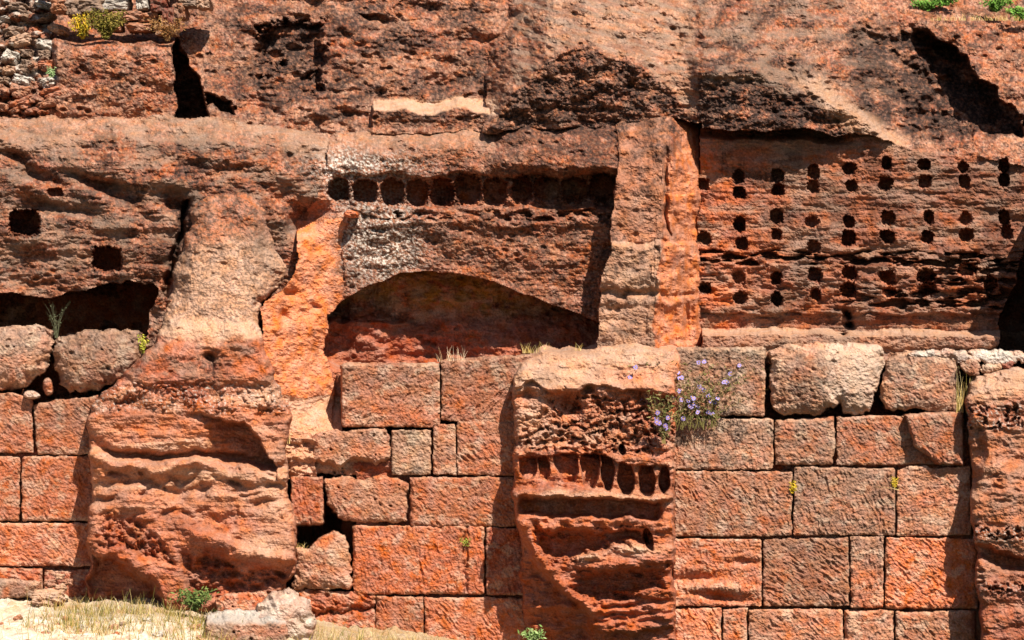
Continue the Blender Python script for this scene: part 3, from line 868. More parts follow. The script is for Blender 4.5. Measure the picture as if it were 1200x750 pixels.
OM = ORANGE * .95
right_blocks = [
    B(790, 408, 897, 488, col=PINK, grey=.6, topgrey=.6, ang=115, y0=.02, crust=.6, bevel=5),
    dict(poly=[(902, 412), (918, 405), (1005, 402), (1033, 406), (1036, 425), (1030, 450), (1018, 484), (990, 486), (985, 470), (960, 487), (918, 487), (903, 478)], col=PALE, grey=.7, crust=.35, chis=.25, bevel=14, bulge=.14, y0=-.02, warp=3, pits=1, carve=lambda u, v, U, V: (.05 * st(-2, 3, u - L([(405, 985), (450, 965), (487, 992)], v)), [(BROWN, .75 * np.clip(1.4 * gauss(u, v, 938, 446, 30, 30, 20), 0, 1) * st(-.5, .2, fbm(U / 5, V / 4, 3, 5))), (PALE * .6 + WHITE * .4, .6 * st(955, 990, u + 10 * fbm(U / 12, V / 12, 3, 6)))]), label="large pale grey rounded block in the top course"),
    dict(poly=[(1040, 420), (1052, 414), (1110, 413), (1124, 420), (1122, 446), (1120, 482), (1088, 482), (1075, 479), (1036, 482), (1030, 462)], col=PINK, grey=.45, topgrey=.5, crust=.4, chis=.4, bevel=10, bulge=.06, y0=0., warp=3),
    B(788, 490, 907, 551, col=PINK, grey=.55, crust=.8, ang=80, chis=.8, topgrey=.4),
    dict(poly=[(908, 492), (978, 488), (979, 520), (976, 545), (908, 545)], col=PINK, grey=.4, crust=.3, chis=.6, bevel=7),
    dict(poly=[(980, 488), (1128, 486), (1130, 545), (980, 545)], col=ORANGE, grey=.3, crust=.4, chis=.5, y0=.03),
    dict(poly=[(1060, 486), (1128, 482), (1129, 545), (1096, 543), (1072, 522)], col=ORANGE, grey=.2, crust=.2, chis=.7, y0=-.13, bevel=6, depth=.16),
    B(790, 552, 929, 629, col=PINK, grey=.15, ang=62, chis=1.0, crust=.2),
    B(930, 547, 1050, 628, col=PINK, grey=.45, ang=78, chis=1.0, crust=.35, topgrey=.4),
    dict(poly=[(1051, 552), (1062, 546), (1084, 545), (1090, 549), (1137, 545), (1138, 628), (1051, 628)], col=PINK, grey=.15, chis=.7, ang=110, crust=.25),
    B(788, 630, 893, 711, col=ORANGE, ang=85, chis=.7, carve=lambda u, v, U, V: (.10 * gauss(u, v, 815, 678, 30, 6, -4) + .07 * gauss(u, v, 875, 659, 20, 4) + .12 * gauss(u, v, 845, 700, 28, 5, 8) - .05 * gauss(u, v, 840, 688, 45, 6, 4),)),
    B(894, 630, 995, 711, col=PINK * .97, ang=35, chis=1.5, crust=.1, topgrey=.2),
    B(996, 629, 1036, 713, col=ORANGE, ang=90, chis=1, crust=.3, topgrey=.7),
    B(1037, 630, 1146, 714, col=FRESH, ang=40, chis=1.2, crust=.05, bevel=6),
    B(790, 712, 846, 768, col=FRESH * .9 + PALE * .2, ang=60, chis=1.1, crust=.0, bevel=7),
    B(847, 712, 876, 768, col=ORANGE, chis=.7),
    B(877, 713, 988, 768, col=PINK * .9, ang=45, chis=1, bevel=6),
    B(989, 714, 1048, 768, col=PINK, ang=120, chis=1, bevel=8),
    B(1049, 715, 1144, 768, col=PINK, ang=50, chis=1.1, bevel=8),
    B(790, 769, 900, 800, col=ORANGE), B(901, 769, 1020, 800, col=ORANGE), B(1021, 769, 1144, 800, col=ORANGE),
]
wall("long wall of squared sandstone blocks at right, topped by pale weathered stones", pt(965, 800, .2), right_blocks)

mid_blocks = [
    B(400, 426, 516, 501, col=ORANGE * .9 + GREY * .12, ang=125, chis=1.2, topgrey=.35, crust=.25, y0=.02, bevel=5),
    dict(poly=[(517, 424), (560, 420), (624, 416), (626, 497), (560, 497), (517, 492)], col=ORANGE, ang=130, chis=1.2, topgrey=.4, crust=.2, y0=.02),
    B(458, 503, 506, 557, col=PALE * .9, grey=.6, crust=.6, chis=.5, y0=.01),
    B(507, 496, 535, 557, col=PINK, chis=.6, y0=.02),
    B(535, 493, 625, 558, col=ORANGE, ang=55, chis=1.1, crust=.1),
    dict(poly=[(380, 562), (400, 558), (420, 561), (445, 558), (468, 559), (478, 568), (477, 612), (440, 613), (412, 612), (396, 606), (383, 590)], col=PINK, chis=.5, pits=2., bevel=8, warp=2.5, y0=.0, crust=.1),
    B(480, 559, 625, 618, col=ORANGE * .7 + PINK * .35, ang=50, chis=.9, crust=.1, bevel=6),
    B(413, 616, 568, 697, col=FRESH * .9 + RED * .1, ang=80, chis=1.0, crust=.0, bevel=5, carve=lambda u, v, U, V: (.05 * np.exp(-((u - 546 - 4 * fbm(U / 9, V / 9, 2, 4)) / 2.0) ** 2),)),
    B(569, 618, 625, 698, col=RED, ang=80, chis=.8),
    dict(poly=[(346, 690), (380, 691), (440, 696), (440, 745), (345, 745)], col=FRESH * .5 + RED * .5, ang=30, chis=1.6, bevel=6, pits=2, carve=groove([(380, 720), (410, 715), (440, 712)], 3, .10)),
    B(440, 697, 497, 748, col=ORANGE, ang=60, chis=1.0, bevel=6),
    B(497, 699, 635, 770, col=FRESH * .5 + ORANGE * .5, ang=55, chis=1.0, crust=0, bevel=6),
]
wall("middle wall of chisel-marked sandstone blocks below the arched recess", pt(490, 770, .2), mid_blocks)

left_blocks = [
    dict(poly=[(-60, 462), (10, 460), (38, 466), (39, 531), (-60, 531)], col=ORANGE, ang=40, chis=.6, topgrey=.2, crust=.1),
    dict(poly=[(39, 474), (70, 468), (115, 464), (118, 533), (44, 533)], col=ORANGE, ang=50, chis=.7, topgrey=.3, crust=.15),
    B(-60, 535, 24, 611, col=FRESH * .6 + ORANGE * .4, ang=60, chis=.8, crust=.1),
    B(25, 534, 122, 611, col=ORANGE * .9 + RED * .1, ang=70, chis=.8, crust=.08),
    B(-60, 612, 122, 664, col=ORANGE * .95, ang=50, chis=.8, crust=.1),
    B(-60, 665, 50, 700, col=FRESH * .7 + RED * .3, ang=10, chis=1.2, y0=-.12, bevel=8),
    B(51, 666, 130, 710, col=RED, ang=10, chis=1., y0=.06),
]
wall("low left wall of smooth orange sandstone blocks below the black slot", pt(30, 710, .2), left_blocks)

# ---- loose blocks and boulders ----------------------------------------
def loose(name, label, cat, group=None, **k):
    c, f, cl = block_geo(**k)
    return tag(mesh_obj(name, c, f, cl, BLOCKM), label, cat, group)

loose("boulder", "rounded grey boulder at the left edge on top of the low wall", "boulder", "rounded boulders on the left wall",
      poly=[(-50, 384), (0, 384), (35, 380), (58, 384), (63, 395), (58, 430), (40, 446), (22, 458), (-50, 458)], col=PINK * .8 + GREY * .2, grey=.5, topgrey=.6, crust=.5, chis=.4, bevel=20, bulge=.12, y0=.0, warp=3, pits=1.2, rnd=2, depth=.8)
loose("boulder", "rounded pinkish boulder on the low left wall against the tapering buttress", "boulder", "rounded boulders on the left wall",
      poly=[(63, 400), (85, 390), (150, 386), (166, 392), (172, 410), (158, 432), (130, 452), (100, 462), (72, 456), (64, 430)], col=PINK * .85 + GREY * .15, grey=.4, topgrey=.6, crust=.3, chis=.4, bevel=20, bulge=.12, y0=-.02, warp=3, pits=2, rnd=2, depth=.8)
loose("wedge_stone", "small upright orange stone standing between two boulders on the left wall", "stone",
      poly=[(49, 446), (56, 442), (62, 448), (62, 462), (52, 464)], col=FRESH, bevel=5, y0=.0, rnd=2, chis=.3)
loose("wedge_stone", "small white stone lying below the gap between two boulders", "stone",
      poly=[(27, 461), (34, 457), (45, 460), (48, 466), (36, 468), (28, 466)], col=WHITE, bevel=5, y0=-.12, rnd=2, chis=.2)
loose("rock_fragment", "sloping rough slab wedged between the pinkish boulder and the tapering buttress", "stone slab",
      poly=[(128, 462), (150, 440), (170, 424), (178, 428), (160, 446), (140, 468)], col=PINK, bevel=8, y0=-.25, chis=.4, warp=3, rnd=2)
loose("broken_block", "eroded block with knobbly underside and pale left end at the wall's notch", "stone block",
      poly=[(367, 512), (378, 506), (395, 503), (405, 506), (425, 502), (452, 502), (457, 510), (457, 556), (367, 556)], col=PINK * .7 + ORANGE * .3, grey=.2, chis=.4, bevel=8, warp=2, y0=-.03, pits=2,
      carve=eroded_bottom([(366, 538), (384, 540), (398, 547), (410, 536), (425, 534), (440, 542), (452, 538), (458, 536)], .16, [(PALE, .4)]))
loose("upright_block", "small upright dark orange block standing in the gap left of the middle wall", "stone block",
      poly=[(341, 560), (352, 558), (378, 559), (379, 614), (341, 616)], col=RED * .6 + ORANGE * .5, ang=85, chis=.9, bevel=4, y0=-.12, crust=.35)
loose("boulder", "pale worn boulder under the gap beside the middle wall", "boulder",
      poly=[(345, 642), (362, 644), (372, 630), (392, 622), (406, 628), (410, 650), (412, 691), (344, 691)], col=PINK * .6 + PALE * .4, chis=.25, bevel=11, bulge=.06, y0=-.06, warp=3, rnd=1)

# white crumbled rendering on top of the right wall
for i, (poly, lb) in enumerate((
        ([(1060, 416), (1085, 411), (1128, 411), (1150, 420), (1148, 428), (1100, 418), (1066, 421)], "thin white crust of stone capping the block below the dark recess"),
        ([(1128, 412), (1160, 410), (1204, 414), (1260, 414), (1260, 427), (1190, 424), (1150, 428)], "long white stone slab on the wall top by the right edge"),
        ([(1124, 424), (1142, 420), (1150, 430), (1146, 442), (1130, 440)], "small greyish stone tucked under the white slabs"),
        ([(1172, 424), (1186, 420), (1190, 432), (1176, 434)], "small reddish stone under the long white slab"),
        ([(1148, 428), (1172, 424), (1176, 436), (1152, 440)], "small cream stone between the white slab and the right buttress"))):
    loose("capping_stone", lb, "stone", "pale stones capping the right wall", poly=poly,
          col=(WHITE * 1.15, WHITE * 1.1, GREY, RED, PALE)[i], chis=.3, bevel=6, y0=(-.02, .0, -.1, -.06, -.05)[i], warp=3, crust=0, rnd=2, grey=0)

# ---- filling behind the walls -----------------------------------------
# ================================================================== ground
def ground_z(x, y):
    zb = np.interp(x, [-40, -6.2, -4, -2.4, -1.0, 0.2, 1.2, 3, 40], [.6, .56, .46, .24, .06, -.10, -.25, -.5, -.6])
    return zb + np.clip(-y - 1, 0, 60) * np.where(x < 0, -.01, -.02) + .0 * y
def ground():
    xs = np.concatenate([np.linspace(-300, -9, 30), np.arange(-8.5, 8.5, .035), np.linspace(9, 300, 30)])
    ys = np.concatenate([np.linspace(-400, -6, 40), np.arange(-5.8, .75, .035)])
    X, Yw = [a.astype(F) for a in np.meshgrid(xs, ys)]
    Z = ground_z(X, Yw)
    n = fbm(X * 1.3, Yw * 1.3, 5, 3) * .05 + fbm(X * 7, Yw * 7, 3, 4) * .018
    d, r = worley(X * 5, Yw * 5, 2)
    n = n + np.where(r > .6, .035 * st(.4, .1, d), 0)
    d2, r2 = worley(X * 14, Yw * 14, 3)
    n = n + np.where(r2 > .5, .018 * st(.4, .1, d2), 0)
    Z = Z + n * (np.abs(X) < 9) * (Yw > -6.2)
    p = Paint(X.shape, c255(204, 184, 158))
    p.mix(c255(205, 165, 120), st(-.1, .5, fbm(X * 1.7, Yw * 1.7, 4, 6)) * .7)
    p.mix(c255(214, 200, 180), st(.0, .5, fbm(X * 3, Yw * 3, 4, 8)) * .8)
    p.mix(c255(176, 110, 70), st(.2, .5, fbm(X * 5, Yw * 5, 3, 10)) * .5)
    p.mul(1 + .25 * fbm(X * 30, Yw * 30, 2, 12))
    p.mix(c255(150, 118, 74), st(-3.4, -1.8, X + .7 * fbm(X, Yw, 3, 16)) * .8); p.mix(c255(120, 92, 52), np.exp(-((X + 4.5) / .9) ** 2) * st(-1.9, -1.1, Yw) * .6)
    p.mix(c255(70, 66, 40), np.maximum(st(3.6, 4.6, -Yw + 1.0 * fbm(X * .5, Yw * .5, 3, 14)), st(.2, 1.0, X)))      # unseen ground darkened to cut light bounced onto the walls
    h, w = X.shape
    idx = np.arange(h * w).reshape(h, w)
    q = np.stack([idx[:-1, :-1], idx[:-1, 1:], idx[1:, 1:], idx[1:, :-1]], -1).reshape(-1, 4)
    o = mesh_obj("ground", np.stack([X, Yw, Z], -1).reshape(-1, 3), q, np.clip(p.C.reshape(-1, 3), .01, .85), ROCK, base=(0, 0, 0))
    tag(o, kind="structure")
ground()

# hill running back above the cliff
def hill():
    xs = np.linspace(-120, 120, 200); ts = np.linspace(0, 1, 60) ** 2
    X, T = [a.astype(F) for a in np.meshgrid(xs, ts)]
    Yw = 3.3 + T * 150
    Z = 8.4 + T * 22 + fbm(X * .2, Yw * .2, 4, 3) * .3 * np.clip(T * 30, 0, 1)
    p = Paint(X.shape, c255(150, 125, 80)); p.mix(c255(120, 120, 60), st(-.2, .3, fbm(X * .8, Yw * .8, 4, 5)))
    h, w = X.shape
    idx = np.arange(h * w).reshape(h, w)
    q = np.stack([idx[:-1, :-1], idx[:-1, 1:], idx[1:, 1:], idx[1:, :-1]], -1).reshape(-1, 4)
    tag(mesh_obj("hill", np.stack([X, Yw, Z], -1).reshape(-1, 3), q, p.C.reshape(-1, 3), ROCK, base=(0, 0, 0)), kind="structure")
hill()

# ================================================================== free stones (closed meshes)
def ico(sub):
    import bmesh
    bm = bmesh.new(); bmesh.ops.create_icosphere(bm, subdivisions=sub, radius=1)
    v = np.array([q.co[:] for q in bm.verts], F); f = np.array([[a.index for a in q.verts] for q in bm.faces], np.int32)
    bm.free(); return v, f
ICO = {k: ico(k) for k in (3, 4, 5)}
def stone_geo(loc, size, rot=0, col=PINK, box=.55, rough=.12, sub=4, seed=0, col2=None, spots=.3):
    v, f = ICO[sub]
    a = np.abs(v) ** (1 / max(box, .2)) if False else v
    m = np.max(np.abs(v), 1, keepdims=True)
    w = v * (1 - box) + v / m * box * .82
    n = fbm(v[:, 0] * 1.4 + seed * 3.1, v[:, 1] * 1.4 + v[:, 2] * 1.7 + seed, 3, seed)
    n2 = fbm(v[:, 0] * 6 + v[:, 2] * 3 + seed, v[:, 1] * 6 - v[:, 2] * 5, 3, seed + 4)
    w = w * (1 + rough * 1.6 * n + rough * .35 * n2)[:, None]
    w = w * np.array(size, F) * .5
    c, s = math.cos(rot), math.sin(rot)
    # rot turns the stone in the plane facing the viewer
    x = w[:, 0] * c - w[:, 2] * s; z = w[:, 0] * s + w[:, 2] * c
    w = np.stack([x, w[:, 1], z], -1) + np.array(loc, F)
    p = np.empty((len(v), 3), F); p[:] = col
    m1 = st(-.1, .4, fbm(v[:, 0] * 3 + seed, v[:, 1] * 3 + v[:, 2] * 3, 4, seed + 8))[:, None]
    p = p * (1 - m1 * .5) + (col2 if col2 is not None else GREY) * m1 * .5
    m2 = st(.15, .5, fbm(v[:, 0] * 11 + seed, v[:, 1] * 9 + v[:, 2] * 12, 3, seed + 9))[:, None]
    p = p * (1 - m2 * spots) + CRUST * m2 * spots
    return w, f, np.clip(p, .01, .85)

def stone(name, label, cat, group, parent, u, v, y, su, sv, sy=.3, **k):
    w, f, c = stone_geo(pt(u, v, y), (su / 100, sy, sv / 100), **k)
    o = mesh_obj(name, w, f, c, BLOCKM, parent, smooth=False)
    if label: tag(o, label, cat, group)
    return o

# dry rubble wall along the top left
rw = tag(empty("rubble_wall", pt(130, 60, 2.3)), "dry rubble wall of grey and reddish stones on the terrace at top left", "stone wall")
sp = [(135, 6, 44, 18, WHITE, 0), (168, 4, 16, 20, WHITE, .2), (152, 20, 42, 14, PINK, .05), (175, 22, 30, 13, PINK, 0), (200, 22, 18, 26, RED * .7, .1),
      (188, 8, 22, 18, RED * .6, 0), (212, 14, 18, 22, PINK * .7, .1), (222, 4, 26, 12, GREY, 0), (165, 33, 36, 12, PINK, 0), (196, 36, 30, 14, PALE, .05),
      (110, 8, 36, 20, GREY, 0), (90, 10, 26, 22, GREY, 0), (72, 8, 24, 18, PINK, .1), (240, 6, 20, 12, PALE, 0), (150, -8, 40, 14, GREY, 0), (195, -8, 44, 14, PALE, 0), (100, -10, 50, 16, PINK, 0), (240, -8, 40, 14, GREY, 0),
      (136, 32, 20, 12, PINK, 0), (60, -8, 36, 14, GREY, 0)]
for i, (u, v, a, b, c, r) in enumerate(sp):
    stone("stone", None, None, None, rw, u, v, 2.15 + random.uniform(-.05, .08), a * 1.06, b * 1.12, .5, rot=r, col=c, box=.75, rough=.10, sub=4, seed=i + 3, spots=.5)
rw2 = tag(empty("rubble_heap", pt(30, 137, 1.5)), "collapsed heap of loose pale and reddish stones at the top left corner", "rubble heap")
rr = random.Random(11)
sp2 = []
for row in range(9):
    v = 8 + row * 14.5
    u = -14 + rr.uniform(-8, 0)
    while u < 62 - row * .6:
        a = rr.uniform(14, 34); b = rr.uniform(9, 17)
        sp2.append((u + a / 2, v + rr.uniform(-3, 3), a, b)); u += a * rr.uniform(.9, 1.25)
for i, (u, v, a, b) in enumerate(sp2):
    low = v / 137
    c = rr.choice([WHITE, WHITE * 1.1, GREY, PALE] if v < 105 and rr.random() < .85 else [PINK, ORANGE, PALE, ORANGE])
    stone("stone", None, None, None, rw2, u, v, 1.42 + (137 - v) * .0085 + rr.uniform(-.04, .10), a, b * 1.15, .34, rot=rr.uniform(-.35, .35), col=c, box=rr.uniform(.3, .7), rough=.16, sub=4, seed=i + 40, spots=.5)

rg2 = random.Random(24)
# stones at the foot
loose("fallen_block", "grey pitted squarish block lying in dry grass before the middle wall", "stone block",
      poly=[(242, 722), (262, 715), (318, 716), (335, 724), (338, 764), (240, 764)], y0=-1.9, col=GREY * 1.2 + PINK * .1, grey=.3, topgrey=.0, crust=.9, chis=.3, bevel=6, carve=lambda u, v, U, V: (.5 * st(733, 717, v + 2 * fbm(U / 14, V / 14, 3, 4)), [(WHITE, .7 * st(734, 726, v))]), pits=2.5, warp=2, depth=.7)
loose("boulder", "pale rounded boulder leaning behind the grey pitted block", "boulder",
      poly=[(296, 716), (312, 700), (332, 689), (352, 698), (368, 712), (369, 745), (366, 764), (296, 764)], y0=-1.45, col=WHITE * .75 + PALE * .45, grey=.0, crust=.05, chis=.1, bevel=26, bulge=.20, warp=3, rnd=2, depth=.7, pits=0)
loose("rock_slab", "low orange slab behind the pale boulder at the foot of the tapering buttress", "stone slab",
      poly=[(254, 704), (262, 696), (312, 693), (316, 720), (256, 722)], y0=-.95, col=FRESH * .7 + RED * .3, chis=1.2, bevel=7, warp=3, pits=2)
loose("foot_stone", "flat grey-green stone at the foot of the left wall", "stone",
      poly=[(-40, 680), (20, 678), (48, 682), (49, 700), (-40, 704)], y0=-.45, col=GREY * .9 + PALE * .2, chis=.5, bevel=8, warp=2, crust=.2)
stone("foot_stone", "white-topped pinkish stone lying before the left wall", "stone", None, None, 57, 701, -.75, 38, 20, .4, col=PALE, box=.4, rough=.16, sub=5, seed=5, spots=.2)
fs = [(60, 684, -.5, 16, 10, PINK), (72, 689, -.55, 14, 10, PALE), (80, 682, -.5, 12, 8, PINK), (70, 676, -.5, 10, 7, PALE)]
for i, (u, v, y, a, b, c) in enumerate(fs):
    stone("pebble", "small rubble stone heaped at the foot of the left wall's corner", "stone", "rubble stones at the left wall's foot", None, u, v, y, a, b, .15, col=c, box=.4, rough=.2, sub=4, seed=i + 60, spots=.2)
for i in range(46):
    x = rg2.uniform(-6.0, -2.6); y = rg2.uniform(-3.0, -1.0)
    z = float(ground_z(np.float64(x), np.float64(y)))
    a = rg2.uniform(.04, .13)
    w, f, c = stone_geo((x, y, z + a * .1), (a, a, a * .6), rg2.uniform(-.3, .3), rg2.choice([PALE, WHITE, PINK, ORANGE, GREY]), .4, .18, 3, 100 + i, None, .2)
    tag(mesh_obj("pebble", w, f, c, BLOCKM), "small stone chip scattered on the pale ground at the foot of the left wall", "stone", "stone chips scattered on the pale ground")
stone("pebble", "orange pebble resting under the leftmost niche of the niche row", "stone", None, None, 412, 251, .62, 19, 9, .3, rot=-.1, col=FRESH, box=.3, rough=.12, sub=4, seed=9, spots=.1)

# ================================================================== plants
def blades(name, items, label=None, cat=None, group=None, kind=None, base=None):
    """items: (root Vector, height, lean vec, width, colour) -> tapered bent blades"""
    co_, fa, cl = [], [], []
    for (r, h, ln, w, c) in items:
        i = len(co_)
        side = Vector((1, random.uniform(-.6, .6), 0)).normalized() * w * .5
        for k, t in enumerate((0, .4, .75, 1)):
            q = r + Vector((ln[0] * t * t, ln[1] * t * t, h * t))
            ww = side * (1 - t * .85)
            co_ += [q - ww, q + ww]; cl += [c, c]
        for k in range(3):
            a = i + 2 * k
            fa.append((a, a + 1, a + 3, a + 2))
    o = mesh_obj(name, np.array([tuple(q) for q in co_], F), np.array(fa, np.int32), np.array(cl, F), PLANT, base=base)
    if kind: o["kind"] = kind
    if label: tag(o, label, cat, group)
    return o

def gz(x, y): return float(ground_z(np.float64(x), np.float64(y)))
STRAW = [c255(214, 186, 120), c255(196, 160, 92), c255(226, 204, 150), c255(170, 150, 76)]
it = []
rg = random.Random(5)
for i in range(7000):
    x = rg.uniform(-5.5, -.3); y = rg.uniform(-3.2, -.62)
    dens = math.exp(-((x + 4.55) / .75) ** 2) * (1 if y > -2.6 else .35) + .55 * math.exp(-((x + 3.4) / .9) ** 2) * (y > -2.4) + .6 * math.exp(-((x + 1.3) / 1.1) ** 2)
    if rg.random() > dens * (.25 if x < -5.25 else 1): continue
    if y > -.8 and x < -2.5: y -= .3
    h = rg.uniform(.05, .2)
    if rg.random() < .10: h *= 1.7
    c = (rg.choice(STRAW) * rg.uniform(.55, 1.0)) if rg.random() < .65 else c255(124, 122, 58) * rg.uniform(.6, 1.1)
    it.append((Vector((x, y, gz(x, y) - .03)), h, (rg.uniform(-.1, .1), rg.uniform(-.08, .08)), rg.uniform(.005, .011), c))
blades("dry_grass", it, kind="stuff")

def leafy(name, label, cat, origin, spread, height, n_stem, n_leaf, cols, flower=None, leaf=.03, droop=0., seed=1, group=None, stemcol=None, depth=.5, fl_n=0, fl_r=.022, rs=.1):
    rq = random.Random(seed)
    co_, fa, cl = [], [], []
    root = tag(empty(name, origin), label, cat, group)
    it = []; tips = []
    for i in range(n_stem):
        a = rq.uniform(-1, 1); b = rq.uniform(-1, .3)
        h = height * rq.uniform(.5, 1) ; ln = Vector((a * spread, b * spread * depth, 0))
        r = Vector((rq.uniform(-rs, rs) * spread, 0, rq.uniform(0, rs) * height * .5 if rs > .2 else 0))
        it.append((r, h, ln, .006, stemcol if stemcol is not None else cols[0] * .8))
        for k in range(n_leaf):
            t = rq.uniform(.25, 1.0)
            q = r + Vector((ln.x * t * t, ln.y * t * t, h * t)) + Vector((rq.uniform(-.03, .03), rq.uniform(-.03, .03), rq.uniform(-.03, .03)))
            tips.append(q)
    it2 = [(r + Vector(origin), h, l, w, c) for r, h, l, w, c in it]
    o = blades("stem", it2); w = o.location.copy(); o.parent = root; o.location = w - root.location
    for q in tips:
        i = len(co_)
        d = Vector((rq.gauss(0, 1), rq.gauss(0, 1), rq.gauss(0, 1))).normalized(); e = d.orthogonal().normalized()
        L_ = leaf * rq.uniform(.6, 1.3)
        c = rq.choice(cols)
        p = q + Vector(origin)
        co_ += [p - d * L_, p + e * L_ * .35, p + d * L_, p - e * L_ * .35]; cl += [c] * 4
        fa.append((i, i + 1, i + 2, i + 3))
    o = mesh_obj("leaves", np.array([tuple(q) for q in co_], F), np.array(fa, np.int32), np.array(cl, F), PLANT)
    o["kind"] = "stuff"
    w = o.location.copy(); o.parent = root; o.location = w - root.location
    if flower is not None:
        for j in range(fl_n):
            p = rq.choice(tips) + Vector(origin) + Vector((0, -.03, 0))
            co_, fa, cl = [], [], []
            nrm = Vector((rq.uniform(-.5, .5), -1, rq.uniform(-.2, .9))).normalized()
            t1 = nrm.orthogonal().normalized(); t2 = nrm.cross(t1)
            np_ = 9
            for k in range(np_):
                a0 = k * 2 * math.pi / np_; dd = t1 * math.cos(a0) + t2 * math.sin(a0); ee = t1 * -math.sin(a0) + t2 * math.cos(a0)
                i = len(co_); rr_ = fl_r * rq.uniform(.85, 1.15)
                co_ += [p, p + dd * rr_ * .6 + ee * rr_ * .26 + nrm * rr_ * .15, p + dd * rr_, p + dd * rr_ * .6 - ee * rr_ * .26 + nrm * rr_ * .15]
                cl += [flower] * 4; fa.append((i, i + 1, i + 2, i + 3))
            i = len(co_)
            for k in range(4):
                a0 = k * math.pi / 2
                co_.append(p + nrm * .006 + (t1 * math.cos(a0) + t2 * math.sin(a0)) * fl_r * .28); cl.append(c255(220, 170, 40))
            fa.append((i, i + 1, i + 2, i + 3))
            o = mesh_obj("flower", np.array([tuple(q) for q in co_], F), np.array(fa, np.int32), np.array(cl, F), PLANT)
            w = o.location.copy(); o.parent = root; o.location = w - root.location
    return root

GREEN = [c255(104, 104, 56), c255(130, 120, 74), c255(84, 84, 46), c255(146, 118, 84), c255(110, 76, 56)]
leafy("aster_plant", "straggly plant with purple daisy flowers hanging at the corner of the right wall", "flowering plant", pt(812, 505, -.16), .72, .78, 90, 17, GREEN, c255(176, 158, 214), .022, seed=2, fl_n=46, fl_r=.030, depth=.35, rs=.42, stemcol=c255(124, 116, 66))
leafy("aster_plant", "sparse trailing plant stems hanging on the middle buttress beside the purple flowers", "flowering plant", pt(778, 520, -.66), .22, .62, 30, 24, GREEN, c255(160, 138, 200), .026, seed=3, fl_n=8, fl_r=.032, depth=.3, stemcol=c255(150, 130, 80))
leafy("thin_weed", "thin grey-green weed growing between boulders before the black slot", "plant", pt(66, 396, .3), .18, .46, 20, 4, [c255(110, 112, 84), c255(86, 92, 66)], None, .013, seed=4)
leafy("yellow_weed", "small yellow-green weed in the gap beside the pinkish boulder", "plant", pt(167, 414, .05), .08, .25, 16, 8, [c255(190, 180, 70), c255(160, 165, 60)], None, .02, seed=5)
leafy("flowering_bush", "bright yellow flowering bush in front of the rubble wall", "bush", pt(97, 46, 1.75), .18, .30, 60, 16, [c255(214, 176, 40), c255(196, 160, 48), c255(150, 140, 50)], None, .022, seed=6)
leafy("olive_bush", "olive-brown dry bush right of the yellow flowering bush", "bush", pt(124, 47, 1.72), .24, .38, 110, 22, [c255(120, 112, 44), c255(140, 120, 56), c255(100, 92, 40)], None, .024, seed=7)
leafy("dry_bush", "brown dry tuft on the terrace below the rubble wall", "bush", pt(196, 48, 1.75), .28, .30, 90, 8, [c255(150, 100, 60), c255(130, 90, 50), c255(170, 130, 80)], None, .02, seed=8, stemcol=c255(150, 110, 70))
leafy("yellow_plant", "tiny yellow plant in the joint between two large right wall blocks", "plant", pt(929, 578, -.02), .05, .16, 14, 6, [c255(220, 180, 40), c255(180, 160, 50)], None, .016, seed=9)
leafy("yellow_plant", "tiny yellow plant with long dry stalks on the right wall", "plant", pt(1049, 572, -.02), .05, .14, 12, 6, [c255(220, 190, 60), c255(200, 170, 50)], None, .014, seed=10)
leafy("small_fern", "small green sprig on the long orange block of the middle wall", "plant", pt(546, 640, -.01), .07, .10, 12, 6, [c255(150, 150, 60), c255(120, 130, 50)], None, .016, seed=11)
leafy("green_weed", "dark green leafy weed at the foot of the tapering buttress", "plant", pt(228, 716, -1.0), .28, .26, 60, 12, [c255(86, 106, 52), c255(110, 124, 64)], None, .026, seed=12)
leafy("green_weed", "green spiky tuft at the foot of the middle buttress", "plant", pt(624, 752, -.75), .16, .16, 40, 8, [c255(150, 170, 110), c255(120, 150, 80)], None, .03, seed=13)
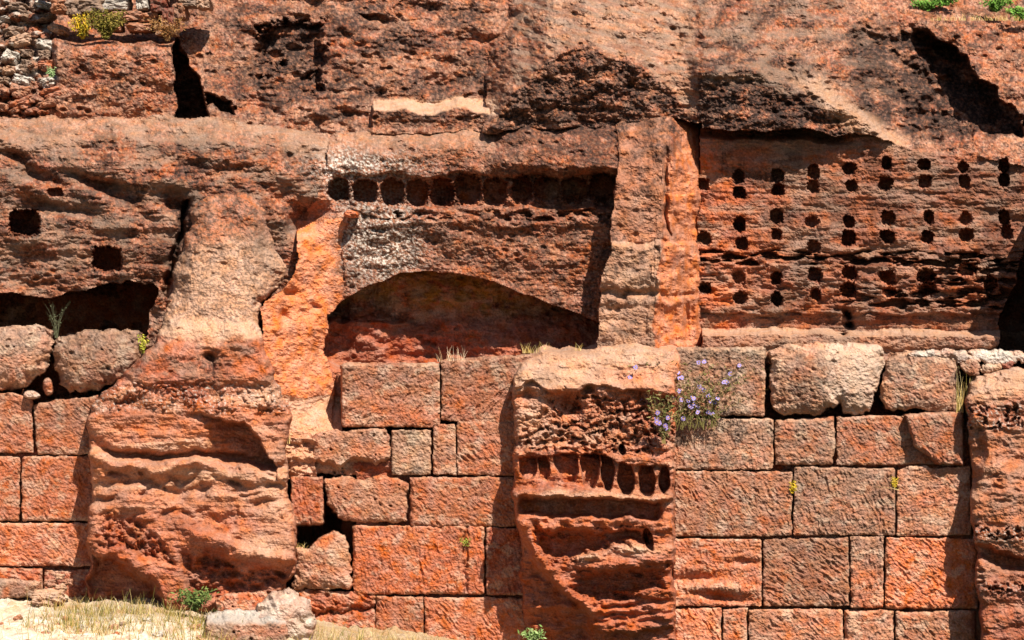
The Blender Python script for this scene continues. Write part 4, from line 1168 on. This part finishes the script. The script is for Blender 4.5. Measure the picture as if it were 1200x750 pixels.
leafy("wall_weed", "small green weed at the rubble heap's edge", "plant", pt(60, 90, 1.5), .06, .12, 14, 8, [c255(130, 160, 100), c255(150, 170, 120)], None, .02, seed=14)
for i, (u, v, y, s, h, lb) in enumerate(((1085, 12, 3.0, .22, .14, "bright green shrub on the skyline left of the other green shrubs"), (1108, 6, 3.0, .2, .12, "small green shrub on the skyline between two larger ones"), (1166, 14, 3.0, .24, .2, "tall green shrub near the top right corner"), (1194, 24, 2.9, .2, .18, "green shrub cut by the right edge of the picture, on the skyline"))):
    leafy("green_shrub", lb, "shrub", pt(u, v, y), s, h, 50, 16, [c255(104, 150, 56), c255(130, 170, 80), c255(88, 124, 48)], None, .03, seed=20 + i, group="green shrubs on top of the cliff")

def tuft(label, u0, u1, v, y, h, n, seed, cols=STRAW, w=.006, cat="grass tuft", lean=.06, group="dry tufts on the wall tops"):
    rq = random.Random(seed)
    b = pt((u0 + u1) / 2, v, y)
    items = []
    for i in range(n):
        q = pt(rq.uniform(u0, u1), v, y + rq.uniform(-.05, .05))
        items.append((q, h * rq.uniform(.4, 1), (rq.uniform(-lean, lean), rq.uniform(-.05, .05)), w, rq.choice(cols)))
    return blades("grass_tuft", items, label, cat, group)
tuft("pale dry tuft on the middle wall's top in front of the arch", 512, 545, 424, .12, .20, 36, 1, [c255(225, 200, 170), c255(200, 160, 120)])
tuft("dry tuft on the wall top against the middle buttress", 612, 645, 414, .2, .14, 40, 2)
tuft("small dry tuft at the foot of the pale pillar", 672, 682, 412, .2, .12, 14, 3)
tuft("tall straw tuft in the gap between the top course and the right buttress", 1120, 1136, 484, -.05, .55, 26, 4)
tuft("dry straw tuft at the pale ledge under the orange jamb", 328, 342, 520, -.12, .16, 14, 5)
tuft("straw stalks at the top right shrubs' foot along the skyline", 1090, 1200, 24, 2.8, .10, 120, 6)
tuft("long dry stalks leaning across the right wall block below the tiny yellow plant", 1050, 1056, 574, -.06, .05, 5, 7, lean=.4)
tuft("dry tuft hanging in the gap above the pale worn boulder", 342, 360, 642, -.15, .08, 18, 8)
